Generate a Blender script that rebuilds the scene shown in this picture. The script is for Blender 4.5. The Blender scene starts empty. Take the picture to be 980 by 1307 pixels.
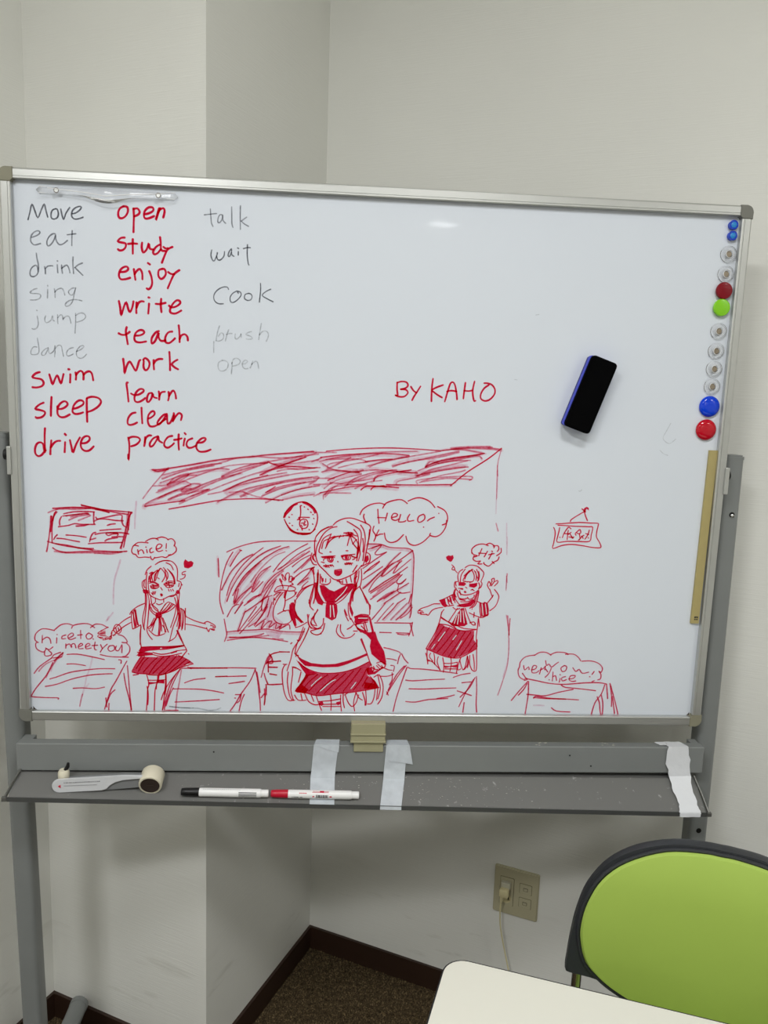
import bpy, bmesh, math, random
from mathutils import Vector, Matrix, geometry
random.seed(7)
S = bpy.context.scene
COL = S.collection
PI = math.pi

# ------------------------------------------------------------------ camera
CAM_RIGHT = Vector((0.9976287, -0.0592814, 0.0349677))
CAM_DOWN = Vector((0.0254837, -0.1537919, -0.9877746))
CAM_FWD = Vector((0.0639344, 0.9863234, -0.1519165))
cd = bpy.data.cameras.new('camera')
cam = bpy.data.objects.new('camera', cd)
COL.objects.link(cam)
rot = Matrix((CAM_RIGHT, -CAM_DOWN, -CAM_FWD)).transposed()
cam.matrix_world = Matrix.Translation((0.528989, -1.282167, 1.450274)) @ rot.to_4x4()
cd.sensor_fit = 'VERTICAL'
cd.sensor_height = 36.0
cd.lens = 982.0 / 1307.0 * 36.0
cd.clip_start = 0.01
S.camera = cam

# ------------------------------------------------------------------ world, exposure, ceiling lamps
w = bpy.data.worlds.new('world'); S.world = w
w.use_nodes = True
w.node_tree.nodes['Background'].inputs[0].default_value = (0.9, 0.95, 1.0, 1)
w.node_tree.nodes['Background'].inputs[1].default_value = 0.2
vs = S.view_settings
vs.view_transform = 'Standard'; vs.look = 'None'; vs.gamma = 1.0; vs.use_curve_mapping = False
vs.exposure = -0.02
S.cycles.transparent_max_bounces = 32
S.cycles.max_bounces = 10
S.cycles.caustics_reflective = False
S.cycles.caustics_refractive = False

CEIL = 2.7
LAMPS = [((0.85, -1.30), 15.0), ((-0.30, -1.90), 31.0), ((2.50, -2.20), 9.0), ((1.25, -4.45), 10.0)]   # centre, watts
LAMP_W, LAMP_L = 0.25, 0.50                      # the lamp deepest in the room is a small square one
ROOM_ANG = math.radians(-26.57)
U = Vector((math.cos(ROOM_ANG), math.sin(ROOM_ANG), 0))
V = Vector((math.sin(ROOM_ANG), -math.cos(ROOM_ANG), 0))
for (lx, ly), watt in LAMPS:
    ld = bpy.data.lights.new('fluorescent_tube_light', 'AREA')
    ld.shape = 'RECTANGLE'; ld.size = LAMP_L; ld.size_y = LAMP_W
    if ly < -4: ld.size = 0.20; ld.size_y = 0.14
    ld.energy = watt
    ld.color = (0.985, 0.995, 1.0)
    lo = bpy.data.objects.new('fluorescent_tube_light', ld)
    COL.objects.link(lo)
    lo.location = (lx, ly, CEIL - 0.035)
    lo.rotation_euler = (0, 0, ROOM_ANG)

# ------------------------------------------------------------------ materials
def lin(c):
    return tuple((x / 255.0 / 12.92) if x <= 10 else ((x / 255.0 + 0.055) / 1.055) ** 2.4 for x in c)

def mat(name, rgb, rough=0.5, metal=0.0, spec=0.5, trans=0.0, coat=0.0, noise=None, bump=None, alpha=1.0, ior=1.45, sheen=0.0):
    """rgb in sRGB 0-255; noise=(scale, amount, detail); bump=(scale, strength, distance)"""
    m = bpy.data.materials.new(name); m.use_nodes = True
    nt = m.node_tree; N = nt.nodes; L = nt.links
    b = N['Principled BSDF']
    c = lin(rgb)
    b.inputs['Base Color'].default_value = (*c, 1)
    b.inputs['Roughness'].default_value = rough
    b.inputs['Metallic'].default_value = metal
    b.inputs['Specular IOR Level'].default_value = spec
    b.inputs['Transmission Weight'].default_value = trans
    b.inputs['Coat Weight'].default_value = coat
    b.inputs['IOR'].default_value = ior
    b.inputs['Sheen Weight'].default_value = sheen
    b.inputs['Alpha'].default_value = alpha
    tc = N.new('ShaderNodeTexCoord')
    if noise:
        sc, am, dt = noise
        n = N.new('ShaderNodeTexNoise'); n.inputs['Scale'].default_value = sc; n.inputs['Detail'].default_value = dt
        L.new(tc.outputs['Object'], n.inputs['Vector'])
        r = N.new('ShaderNodeMapRange'); r.inputs['To Min'].default_value = 1 - am; r.inputs['To Max'].default_value = 1 + am
        L.new(n.outputs['Fac'], r.inputs['Value'])
        mx = N.new('ShaderNodeVectorMath'); mx.operation = 'SCALE'; mx.inputs[0].default_value = c
        L.new(r.outputs[0], mx.inputs['Scale']); L.new(mx.outputs[0], b.inputs['Base Color'])
    if bump:
        sc, st, di = bump
        n = N.new('ShaderNodeTexNoise'); n.inputs['Scale'].default_value = sc; n.inputs['Detail'].default_value = 6
        L.new(tc.outputs['Object'], n.inputs['Vector'])
        bp = N.new('ShaderNodeBump'); bp.inputs['Strength'].default_value = st; bp.inputs['Distance'].default_value = di
        L.new(n.outputs['Fac'], bp.inputs['Height']); L.new(bp.outputs[0], b.inputs['Normal'])
    return m

def wall_mat():
    m = mat('linen_wallpaper', (233, 233, 227), rough=0.7, spec=0.25)
    nt = m.node_tree; N = nt.nodes; L = nt.links; b = N['Principled BSDF']
    tc = N['Texture Coordinate']
    mp = N.new('ShaderNodeMapping'); mp.inputs['Scale'].default_value = (18, 18, 420)
    L.new(tc.outputs['Object'], mp.inputs['Vector'])
    n = N.new('ShaderNodeTexNoise'); n.inputs['Scale'].default_value = 1.0; n.inputs['Detail'].default_value = 4
    L.new(mp.outputs[0], n.inputs['Vector'])
    bp = N.new('ShaderNodeBump'); bp.inputs['Strength'].default_value = 0.5; bp.inputs['Distance'].default_value = 0.0008
    L.new(n.outputs['Fac'], bp.inputs['Height']); L.new(bp.outputs[0], b.inputs['Normal'])
    # faint blotches, and grey scuffs close above the skirting
    n2 = N.new('ShaderNodeTexNoise'); n2.inputs['Scale'].default_value = 3.0; n2.inputs['Detail'].default_value = 5
    L.new(tc.outputs['Object'], n2.inputs['Vector'])
    mp3 = N.new('ShaderNodeMapping'); mp3.inputs['Scale'].default_value = (7, 7, 30)
    L.new(tc.outputs['Object'], mp3.inputs['Vector'])
    n3 = N.new('ShaderNodeTexNoise'); n3.inputs['Scale'].default_value = 1.0; n3.inputs['Detail'].default_value = 6
    L.new(mp3.outputs[0], n3.inputs['Vector'])
    rs = N.new('ShaderNodeValToRGB')
    rs.color_ramp.elements[0].position = 0.60; rs.color_ramp.elements[0].color = (1, 1, 1, 1)
    rs.color_ramp.elements[1].position = 0.74; rs.color_ramp.elements[1].color = (0.72, 0.71, 0.68, 1)
    L.new(n3.outputs['Fac'], rs.inputs[0])
    sep = N.new('ShaderNodeSeparateXYZ'); L.new(tc.outputs['Object'], sep.inputs[0])
    mr = N.new('ShaderNodeMapRange'); mr.inputs['From Min'].default_value = 0.32; mr.inputs['From Max'].default_value = 0.10
    mr.inputs['To Min'].default_value = 0.0; mr.inputs['To Max'].default_value = 0.9
    L.new(sep.outputs['Z'], mr.inputs['Value'])
    r = N.new('ShaderNodeMapRange'); r.inputs['To Min'].default_value = 0.95; r.inputs['To Max'].default_value = 1.05
    L.new(n2.outputs['Fac'], r.inputs['Value'])
    v = N.new('ShaderNodeVectorMath'); v.operation = 'SCALE'; v.inputs[0].default_value = lin((233, 233, 227))
    L.new(r.outputs[0], v.inputs['Scale'])
    mx = N.new('ShaderNodeMix'); mx.data_type = 'RGBA'; mx.blend_type = 'MULTIPLY'
    L.new(mr.outputs[0], mx.inputs['Factor']); L.new(v.outputs[0], mx.inputs[6]); L.new(rs.outputs[0], mx.inputs[7])
    L.new(mx.outputs[2], b.inputs['Base Color'])
    return m

def clear_mat(name, rgb, body=0.1):
    """clear acrylic: see-through with bright edge reflections and a little milky body"""
    m = bpy.data.materials.new(name); m.use_nodes = True
    nt = m.node_tree; N = nt.nodes; L = nt.links
    for n in list(N): N.remove(n)
    out = N.new('ShaderNodeOutputMaterial')
    t = N.new('ShaderNodeBsdfTransparent'); t.inputs['Color'].default_value = (*lin(rgb), 1)
    g = N.new('ShaderNodeBsdfGlossy'); g.inputs['Roughness'].default_value = 0.08
    d = N.new('ShaderNodeBsdfDiffuse'); d.inputs['Color'].default_value = (*lin(rgb), 1)
    f = N.new('ShaderNodeLayerWeight'); f.inputs['Blend'].default_value = 0.14
    m1 = N.new('ShaderNodeMixShader'); m1.inputs[0].default_value = body
    m2 = N.new('ShaderNodeMixShader')
    L.new(t.outputs[0], m1.inputs[1]); L.new(d.outputs[0], m1.inputs[2])
    L.new(f.outputs['Fresnel'], m2.inputs[0]); L.new(m1.outputs[0], m2.inputs[1]); L.new(g.outputs[0], m2.inputs[2])
    L.new(m2.outputs[0], out.inputs[0])
    return m

def film_mat(name, rgb, cover, rough=0.35, tint=(250, 252, 255)):
    m = bpy.data.materials.new(name); m.use_nodes = True
    nt = m.node_tree; N = nt.nodes; L = nt.links
    b = N['Principled BSDF']; out = N['Material Output']
    b.inputs['Base Color'].default_value = (*lin(rgb), 1); b.inputs['Roughness'].default_value = rough
    t = N.new('ShaderNodeBsdfTransparent'); t.inputs['Color'].default_value = (*lin(tint), 1)
    tc = N.new('ShaderNodeTexCoord')
    n = N.new('ShaderNodeTexNoise'); n.inputs['Scale'].default_value = 60; n.inputs['Detail'].default_value = 4
    L.new(tc.outputs['Object'], n.inputs['Vector'])
    r = N.new('ShaderNodeMapRange'); r.inputs['To Min'].default_value = cover - 0.15; r.inputs['To Max'].default_value = cover + 0.15
    L.new(n.outputs['Fac'], r.inputs['Value'])
    mx = N.new('ShaderNodeMixShader')
    L.new(r.outputs[0], mx.inputs[0]); L.new(t.outputs[0], mx.inputs[1]); L.new(b.outputs[0], mx.inputs[2]); L.new(mx.outputs[0], out.inputs[0])
    return m

def ink_mat(name, rgb, lo, hi, scale=260):
    """marker ink: a thin dyed film that filters the white board under it; uneven cover"""
    m = bpy.data.materials.new(name); m.use_nodes = True
    nt = m.node_tree; N = nt.nodes; L = nt.links
    for n in list(N): N.remove(n)
    out = N.new('ShaderNodeOutputMaterial')
    tc = N.new('ShaderNodeTexCoord')
    n = N.new('ShaderNodeTexNoise'); n.inputs['Scale'].default_value = scale; n.inputs['Detail'].default_value = 3
    L.new(tc.outputs['Object'], n.inputs['Vector'])
    r = N.new('ShaderNodeMapRange'); r.inputs['From Min'].default_value = 0.3; r.inputs['From Max'].default_value = 0.7
    r.inputs['To Min'].default_value = lo; r.inputs['To Max'].default_value = hi
    L.new(n.outputs['Fac'], r.inputs['Value'])
    c = [max(0.0, x) ** 0.5 for x in lin(rgb)]
    mx = N.new('ShaderNodeMix'); mx.data_type = 'RGBA'
    mx.inputs[6].default_value = (1, 1, 1, 1); mx.inputs[7].default_value = (*c, 1)
    L.new(r.outputs[0], mx.inputs['Factor'])
    t = N.new('ShaderNodeBsdfTransparent'); L.new(mx.outputs[2], t.inputs['Color'])
    L.new(t.outputs[0], out.inputs[0])
    return m

def carpet_mat(name, dark, light, scale):
    m = mat(name, dark, rough=0.95, spec=0.1)
    nt = m.node_tree; N = nt.nodes; L = nt.links; b = N['Principled BSDF']; tc = N['Texture Coordinate']
    n = N.new('ShaderNodeTexNoise'); n.inputs['Scale'].default_value = scale; n.inputs['Detail'].default_value = 4; n.inputs['Roughness'].default_value = 0.7
    L.new(tc.outputs['Object'], n.inputs['Vector'])
    r = N.new('ShaderNodeValToRGB')
    r.color_ramp.elements[0].position = 0.38; r.color_ramp.elements[0].color = (*lin(dark), 1)
    r.color_ramp.elements[1].position = 0.64; r.color_ramp.elements[1].color = (*lin(light), 1)
    L.new(n.outputs['Fac'], r.inputs[0]); L.new(r.outputs[0], b.inputs['Base Color'])
    bp = N.new('ShaderNodeBump'); bp.inputs['Strength'].default_value = 0.8; bp.inputs['Distance'].default_value = 0.003
    L.new(n.outputs['Fac'], bp.inputs['Height']); L.new(bp.outputs[0], b.inputs['Normal'])
    return m

def tray_mat():
    m = mat('worn_grey_tray_paint', (112, 112, 110), rough=0.38, spec=0.5)
    nt = m.node_tree; N = nt.nodes; L = nt.links; b = N['Principled BSDF']; tc = N['Texture Coordinate']
    n = N.new('ShaderNodeTexNoise'); n.inputs['Scale'].default_value = 55; n.inputs['Detail'].default_value = 5; n.inputs['Roughness'].default_value = 0.7
    L.new(tc.outputs['Object'], n.inputs['Vector'])
    r = N.new('ShaderNodeValToRGB')
    r.color_ramp.elements[0].position = 0.64; r.color_ramp.elements[0].color = (*lin((112, 112, 110)), 1)
    r.color_ramp.elements[1].position = 0.72; r.color_ramp.elements[1].color = (*lin((170, 170, 168)), 1)
    L.new(n.outputs['Fac'], r.inputs[0]); L.new(r.outputs[0], b.inputs['Base Color'])
    return m

M = {
 'wall': wall_mat(),
 'ceiling': mat('white_ceiling_board', (225, 224, 216), rough=0.8, bump=(300, 0.3, 0.002)),
 'base': mat('dark_brown_vinyl_skirting', (50, 33, 24), rough=0.45, noise=(12, 0.2, 3)),
 'carpet': carpet_mat('brown_loop_carpet', (44, 36, 26), (98, 84, 62), 260),
 'pile': carpet_mat('brown_loop_pile', (52, 42, 30), (128, 110, 82), 90),
 'board': mat('white_enamel_board', (218, 224, 233), rough=0.30, spec=0.35, coat=0.04, noise=(2.5, 0.012, 3)),
 'alu': mat('satin_aluminium', (196, 197, 194), rough=0.36, metal=0.75, noise=(30, 0.04, 4)),
 'alu_dark': mat('aluminium_lip', (110, 110, 106), rough=0.4, metal=0.5),
 'capg': mat('grey_plastic_corner', (118, 118, 111), rough=0.5, noise=(40, 0.05, 2)),
 'capo': mat('yellowed_plastic_corner', (134, 131, 112), rough=0.5, noise=(40, 0.05, 2)),
 'steel': mat('grey_painted_steel', (128, 131, 130), rough=0.42, noise=(14, 0.06, 4)),
 'steel_b': mat('grey_painted_crossbar', (130, 133, 132), rough=0.36, noise=(14, 0.06, 4)),
 'tray': tray_mat(),
 'lip': mat('dark_grey_lip', (74, 75, 74), rough=0.4),
 'backpanel': mat('galvanised_back_sheet', (150, 152, 150), rough=0.5, metal=0.5),
 'black': mat('black_plastic', (16, 16, 17), rough=0.4),
 'felt': mat('black_felt', (6, 6, 7), rough=0.95, spec=0.05),
 'blue_side': mat('blue_foam', (70, 80, 200), rough=0.6),
 'navy': mat('navy_foam', (28, 32, 120), rough=0.6),
 'catch': mat('beige_plastic_catch', (160, 156, 126), rough=0.45, noise=(50, 0.04, 2)),
 'strip': mat('tan_magnet_strip', (172, 158, 106), rough=0.55, noise=(60, 0.06, 3)),
 'clear': clear_mat('clear_acrylic', (255, 255, 255), 0.07),
 'blueclear': clear_mat('blue_acrylic', (20, 110, 215), 0.5),
 'bluecore': mat('blue_pin_core', (40, 135, 205), rough=0.3),
 'bluering': mat('deep_blue_plastic', (10, 60, 190), rough=0.2, coat=0.6),
 'core': mat('nickel_magnet_core', (150, 138, 120), rough=0.4, metal=0.4),
 'm_dred': mat('dark_red_plastic', (128, 0, 22), rough=0.3, spec=0.3, coat=0.15),
 'm_green': mat('lime_green_plastic', (130, 205, 10), rough=0.25, coat=0.4),
 'm_blue': mat('cobalt_blue_plastic', (0, 62, 212), rough=0.12, spec=0.3, coat=0.5),
 'm_red': mat('crimson_plastic', (190, 2, 32), rough=0.12, spec=0.3, coat=0.5),
 'tape': film_mat('cloudy_clear_tape', (222, 228, 234), 0.66),
 'tape_w': mat('crinkled_white_tape', (226, 228, 232), rough=0.4, coat=0.3, bump=(60, 0.5, 0.002)),
 'white': mat('white_plastic', (238, 238, 238), rough=0.3),
 'print_k': mat('black_print', (30, 30, 34), rough=0.5),
 'print_g': mat('grey_print', (130, 130, 134), rough=0.5),
 'red_cap': mat('red_marker_cap', (190, 22, 50), rough=0.3),
 'red_print': mat('red_print', (200, 24, 60), rough=0.5),
 'silver': mat('silver_paint', (222, 224, 228), rough=0.25, metal=0.15, coat=0.5),
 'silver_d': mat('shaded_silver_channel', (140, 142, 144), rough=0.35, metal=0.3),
 'cream': mat('cream_plastic', (222, 216, 194), rough=0.45),
 'brown': mat('dark_brown_rubber', (52, 40, 34), rough=0.6),
 'plate': mat('beige_socket_plate', (186, 180, 150), rough=0.4),
 'plate_d2': mat('socket_groove', (112, 106, 84), rough=0.6),
 'plate_d': mat('socket_slot', (22, 20, 16), rough=0.8),
 'plug': mat('ivory_plug', (214, 204, 160), rough=0.4),
 'clearplug': mat('grey_ivory_plug_face', (190, 188, 168), rough=0.35),
 'green': mat('lime_green_vinyl', (168, 196, 88), rough=0.5, noise=(6, 0.05, 3), bump=(900, 0.15, 0.0006)),
 'shell': mat('charcoal_plastic_shell', (48, 50, 54), rough=0.42, bump=(700, 0.15, 0.0005)),
 'chrome': mat('chrome', (200, 200, 200), rough=0.12, metal=1.0),
 'table': mat('cream_laminate', (224, 223, 211), rough=0.4, noise=(5, 0.01, 2)),
 'edge': mat('black_edge_band', (26, 27, 28), rough=0.5),
 'lamp_frame': mat('white_lamp_housing', (235, 235, 230), rough=0.5),
 'dust': mat('dried_glue_residue', (190, 188, 180), rough=0.9),
 'r1': ink_mat('red_marker_ink', (228, 8, 46), 0.92, 1.0),
 'r2': ink_mat('red_marker_ink_thin', (224, 24, 64), 0.74, 0.98),
 'r3': ink_mat('red_marker_ink_dry', (228, 60, 96), 0.42, 0.78),
 'r5': ink_mat('red_marker_ink_hatched', (226, 22, 60), 0.70, 0.96, 420),
 'r6': ink_mat('red_marker_ink_pale', (232, 110, 140), 0.16, 0.42, 160),
 'r4': ink_mat('red_marker_ink_wiped', (226, 110, 150), 0.15, 0.45, 120),
 'k1': ink_mat('black_marker_ink', (92, 92, 98), 0.66, 0.98),
 'k2': ink_mat('black_marker_ink_thin', (110, 110, 116), 0.55, 0.88),
 'k3': ink_mat('black_marker_ink_dry', (116, 116, 120), 0.30, 0.75),
 'k4': ink_mat('black_marker_ink_wiped', (128, 130, 132), 0.22, 0.62),
}
def emit(name, rgb, s):
    m = bpy.data.materials.new(name); m.use_nodes = True
    b = m.node_tree.nodes['Principled BSDF']
    b.inputs['Base Color'].default_value = (0.8, 0.8, 0.8, 1)
    b.inputs['Emission Color'].default_value = (*lin(rgb), 1); b.inputs['Emission Strength'].default_value = s
    return m
M['diffuser'] = emit('lit_lamp_diffuser', (255, 252, 240), 6.0)

# ------------------------------------------------------------------ mesh helpers
def obj(name, bm, m, parent=None, smooth=False, label=None, kind=None, keep=False):
    bmesh.ops.recalc_face_normals(bm, faces=bm.faces) if not keep else None
    me = bpy.data.meshes.new(name); bm.to_mesh(me); bm.free()
    if isinstance(m, (list, tuple)):
        for x in m: me.materials.append(x)
    else: me.materials.append(m)
    if smooth:
        for p in me.polygons: p.use_smooth = True
        try: me.set_sharp_from_angle(angle=math.radians(38))
        except Exception: pass
    o = bpy.data.objects.new(name, me); COL.objects.link(o)
    if parent: o.parent = parent
    if label: o['label'] = label
    if kind: o['kind'] = kind
    return o

def empty(name, loc, rz=0.0):
    o = bpy.data.objects.new(name, None); COL.objects.link(o)
    o.location = loc; o.rotation_euler = (0, 0, rz); o.empty_display_size = 0.05
    return o

def tag(o, label, cat, group=None):
    o['label'] = label; o['category'] = cat
    if group: o['group'] = group
    return o

def box(x0, x1, y0, y1, z0, z1, bev=0.0, seg=2, bm=None):
    new = bmesh.new()
    vs_ = [new.verts.new((x, y, z)) for x in (x0, x1) for y in (y0, y1) for z in (z0, z1)]
    for f in ((0, 1, 3, 2), (4, 6, 7, 5), (0, 4, 5, 1), (2, 3, 7, 6), (0, 2, 6, 4), (1, 5, 7, 3)):
        new.faces.new([vs_[i] for i in f])
    bmesh.ops.recalc_face_normals(new, faces=new.faces)
    if bev > 0:
        bmesh.ops.bevel(new, geom=new.edges[:], offset=bev, segments=seg, affect='EDGES', profile=0.5)
    if bm is None: return new
    join(bm, new); return bm

def join(bm, new, mtx=None, mi=None):
    mp = {}
    for v in new.verts: mp[v] = bm.verts.new(mtx @ v.co if mtx else v.co)
    for f in new.faces:
        try:
            g = bm.faces.new([mp[v] for v in f.verts]); g.material_index = f.material_index if mi is None else mi
        except ValueError: pass
    new.free()
    return bm

def ringtube(path, radii, n=12, bm=None, cap=True, sq=None):
    """round tube along path points; radii number or list; sq=(rx,ry) for oval"""
    bm = bm or bmesh.new()
    P = [Vector(p) for p in path]
    if not isinstance(radii, (list, tuple)): radii = [radii] * len(P)
    t0 = (P[1] - P[0]).normalized()
    up = Vector((0, 0, 1)) if abs(t0.z) < 0.9 else Vector((0, 1, 0))
    a = t0.cross(up).normalized()
    rings = []
    for i, p in enumerate(P):
        t = ((P[min(i + 1, len(P) - 1)] - P[max(i - 1, 0)])).normalized()
        a = (a - t * a.dot(t)).normalized(); b = t.cross(a)
        rings.append([bm.verts.new(p + (a * math.cos(2 * PI * k / n) + b * math.sin(2 * PI * k / n)) * radii[i]) for k in range(n)])
    for r0, r1 in zip(rings, rings[1:]):
        for k in range(n): bm.faces.new((r0[k], r0[(k + 1) % n], r1[(k + 1) % n], r1[k]))
    if cap:
        bm.faces.new(rings[0][::-1]); bm.faces.new(rings[-1])
    return bm

def lathe(prof, n=28, bm=None, axis='y', c=(0, 0, 0)):
    """profile [(r, h)] turned about an axis; h runs along -y (towards the room) for axis 'y'"""
    bm = bm or bmesh.new(); c = Vector(c); rings = []
    for r, h in prof:
        if r < 1e-6:
            p = {'y': Vector((0, -h, 0)), 'z': Vector((0, 0, h)), 'x': Vector((h, 0, 0))}[axis]
            rings.append([bm.verts.new(c + p)])
        else:
            L_ = []
            for k in range(n):
                a = 2 * PI * k / n; s_, t_ = r * math.cos(a), r * math.sin(a)
                p = {'y': Vector((s_, -h, t_)), 'z': Vector((s_, t_, h)), 'x': Vector((h, s_, t_))}[axis]
                L_.append(bm.verts.new(c + p))
            rings.append(L_)
    for a, b in zip(rings, rings[1:]):
        if len(a) == 1 and len(b) == 1: continue
        for k in range(n):
            k2 = (k + 1) % n
            if len(a) == 1: bm.faces.new((a[0], b[k], b[k2]))
            elif len(b) == 1: bm.faces.new((a[k], a[k2], b[0]))
            else: bm.faces.new((a[k], a[k2], b[k2], b[k]))
    return bm

def prism(pts, d, bm=None):
    """polygon of 3-D points pushed along vector d"""
    bm = bm or bmesh.new(); d = Vector(d)
    a = [bm.verts.new(Vector(p)) for p in pts]; b = [bm.verts.new(Vector(p) + d) for p in pts]
    n = len(pts)
    bm.faces.new(a); bm.faces.new(b[::-1])
    for k in range(n): bm.faces.new((a[k], b[k], b[(k + 1) % n], a[(k + 1) % n]))
    return bm

def rrect(x0, x1, z0, z1, r, n=6):
    pts = []
    for cx_, cz_, a0 in ((x1 - r, z1 - r, 0), (x0 + r, z1 - r, 90), (x0 + r, z0 + r, 180), (x1 - r, z0 + r, 270)):
        for k in range(n + 1):
            a = math.radians(a0 + 90 * k / n); pts.append((cx_ + r * math.cos(a), cz_ + r * math.sin(a)))
    return pts

# ------------------------------------------------------------------ the room
def struct(name, bm, m, **k): return obj(name, bm, m, kind='structure', **k)
C1 = Vector((0.491, 0.564, 0)); UMIN, PV, UMAX, VMAX = -0.4236, 0.4523, 3.6, 4.6
def uv(u, v, z=0.0):
    p = C1 + U * u + V * v; return Vector((p.x, p.y, z))
def slab(name, u0, u1, v0, v1, z0, z1, m, **k):
    bm = bmesh.new()
    prism([uv(u0, v0, z0), uv(u1, v0, z0), uv(u1, v1, z0), uv(u0, v1, z0)], (0, 0, z1 - z0), bm)
    return struct(name, bm, m, **k)
T = 0.12
slab('floor', UMIN - T, UMAX + T, -T, VMAX + T, -0.1, 0.0, M['carpet'])
slab('ceiling', UMIN - T, UMAX + T, -T, VMAX + T, CEIL, CEIL + 0.1, M['ceiling'])
slab('wall_back', 0.0, UMAX + T, -T, 0.0, 0.0, CEIL, M['wall'])
slab('wall_pillar', UMIN - T, 0.0, -T, PV, 0.0, CEIL, M['wall'])
slab('wall_left', UMIN - T, UMIN, PV, VMAX + T, 0.0, CEIL, M['wall'])
slab('wall_right', UMAX, UMAX + T, 0.0, VMAX, 0.0, CEIL, M['wall'])
slab('wall_front', UMIN, UMAX + T, VMAX, VMAX + T, 0.0, CEIL, M['wall'])
BH, BT = 0.06, 0.007
slab('baseboard_back', BT, UMAX, 0.0, BT, 0.0, BH, M['base'])
slab('baseboard_pillar', UMIN, 0.0, PV, PV + BT, 0.0, BH, M['base'])
slab('baseboard_pillar_side', 0.0, BT, 0.0, PV + BT, 0.0, BH, M['base'])
slab('baseboard_left', UMIN, UMIN + BT, PV + BT, VMAX, 0.0, BH, M['base'])
slab('baseboard_right', UMAX - BT, UMAX, BT, VMAX, 0.0, BH, M['base'])
slab('baseboard_front', UMIN + BT, UMAX - BT, VMAX - BT, VMAX, 0.0, BH, M['base'])

# carpet loops over the part of the floor that is seen
def carpet_pile():
    bm = bmesh.new(); rnd = random.Random(3)
    def area(u0, u1, v0, v1, step):
        nu, nv = int((u1 - u0) / step), int((v1 - v0) / step)
        for i in range(nu):
            for j in range(nv):
                c = uv(u0 + (i + rnd.uniform(0.1, 0.9)) * step, v0 + (j + rnd.uniform(0.1, 0.9)) * step, 0)
                h = rnd.uniform(0.002, 0.005); r = step * rnd.uniform(0.35, 0.6); a0 = rnd.uniform(0, 2)
                base = [bm.verts.new(c + Vector((r * math.cos(a0 + k * 2.094), r * math.sin(a0 + k * 2.094), 0))) for k in range(3)]
                top = bm.verts.new(c + Vector((rnd.uniform(-r, r) * .5, rnd.uniform(-r, r) * .5, h)))
                for k in range(3): bm.faces.new((base[k], base[(k + 1) % 3], top))
    area(BT, 0.62, BT, 0.85, 0.0055)
    area(UMIN + BT, -0.02, PV + BT, PV + 0.30, 0.0055)
    o = obj('carpet_pile', bm, M['pile'], kind='stuff')
    tag(o, 'speckled brown loop pile of the carpet beyond the table', 'carpet')
carpet_pile()

# ceiling lamps (behind and above the camera)
for i, ((lx, ly), watt) in enumerate(LAMPS):
    t = empty('ceiling_light', (lx, ly, CEIL), ROOM_ANG)
    tag(t, ['recessed fluorescent ceiling light nearest the whiteboard', 'recessed fluorescent ceiling light by the left wall', 'recessed fluorescent ceiling light far to the right', 'recessed fluorescent ceiling light deepest in the room'][i], 'ceiling light', 'ceiling lights')
    bm = bmesh.new(); a, b = (0.10, 0.07) if ly < -4 else (LAMP_L / 2, LAMP_W / 2)
    box(-a - .03, a + .03, -b - .03, -b - .004, -0.03, 0, bm=bm); box(-a - .03, a + .03, b + .004, b + .03, -0.03, 0, bm=bm)
    box(-a - .03, -a - .004, -b - .004, b + .004, -0.03, 0, bm=bm); box(a + .004, a + .03, -b - .004, b + .004, -0.03, 0, bm=bm)
    obj('housing', bm, M['lamp_frame'], t)
    obj('diffuser', box(-a, a, -b, b, -0.028, -0.006), M['diffuser'], t)

# ------------------------------------------------------------------ the whiteboard on its stand
ZB, BW, BHt = 0.875, 1.2, 0.9
wb = empty('mobile_whiteboard', (0.6, 0.05, 0.0))
tag(wb, 'white mobile whiteboard covered in red and black handwriting on a grey steel stand', 'whiteboard')
def wobj(name, bm, m, parent=None, **k):
    """parts are modelled in world coordinates"""
    o = obj(name, bm, m, parent or wb, **k)
    if parent is None:
        o.matrix_parent_inverse = Matrix.Translation(wb.location).inverted()
    return o
SURF = 0.010
FW = 0.0165
surface = wobj('writing_surface', box(0.006, BW - 0.006, SURF, SURF + 0.008, ZB + 0.006, ZB + BHt - 0.006), M['board'])
wobj('back_panel', box(0.008, BW - 0.008, SURF + 0.0085, SURF + 0.016, ZB + 0.008, ZB + BHt - 0.008), M['backpanel'])
CL = 0.021
# rail cross-section: (inward distance, y): rounded outer edge, flat face with a groove, lip to the surface
prof = [(0.0, 0.026), (0.0, 0.0025), (0.0012, 0.0006), (0.0028, 0.0), (0.0120, 0.0), (0.0124, 0.0008), (0.0130, 0.0008), (0.0134, 0.0), (FW - 0.0012, 0.0), (FW, 0.001), (FW, SURF - 0.0005), (0.005, SURF - 0.0005), (0.005, 0.026)]
wobj('frame_rail', prism([(CL, y, ZB + BHt - a) for a, y in prof], (BW - 2 * CL, 0, 0)), M['alu'])
wobj('frame_rail', prism([(CL, y, ZB + a) for a, y in prof], (BW - 2 * CL, 0, 0)), M['alu'])
wobj('frame_rail', prism([(a, y, ZB + CL) for a, y in prof], (0, 0, BHt - 2 * CL)), M['alu'])
wobj('frame_rail', prism([(BW - a, y, ZB + CL) for a, y in prof], (0, 0, BHt - 2 * CL)), M['alu'])
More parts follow.
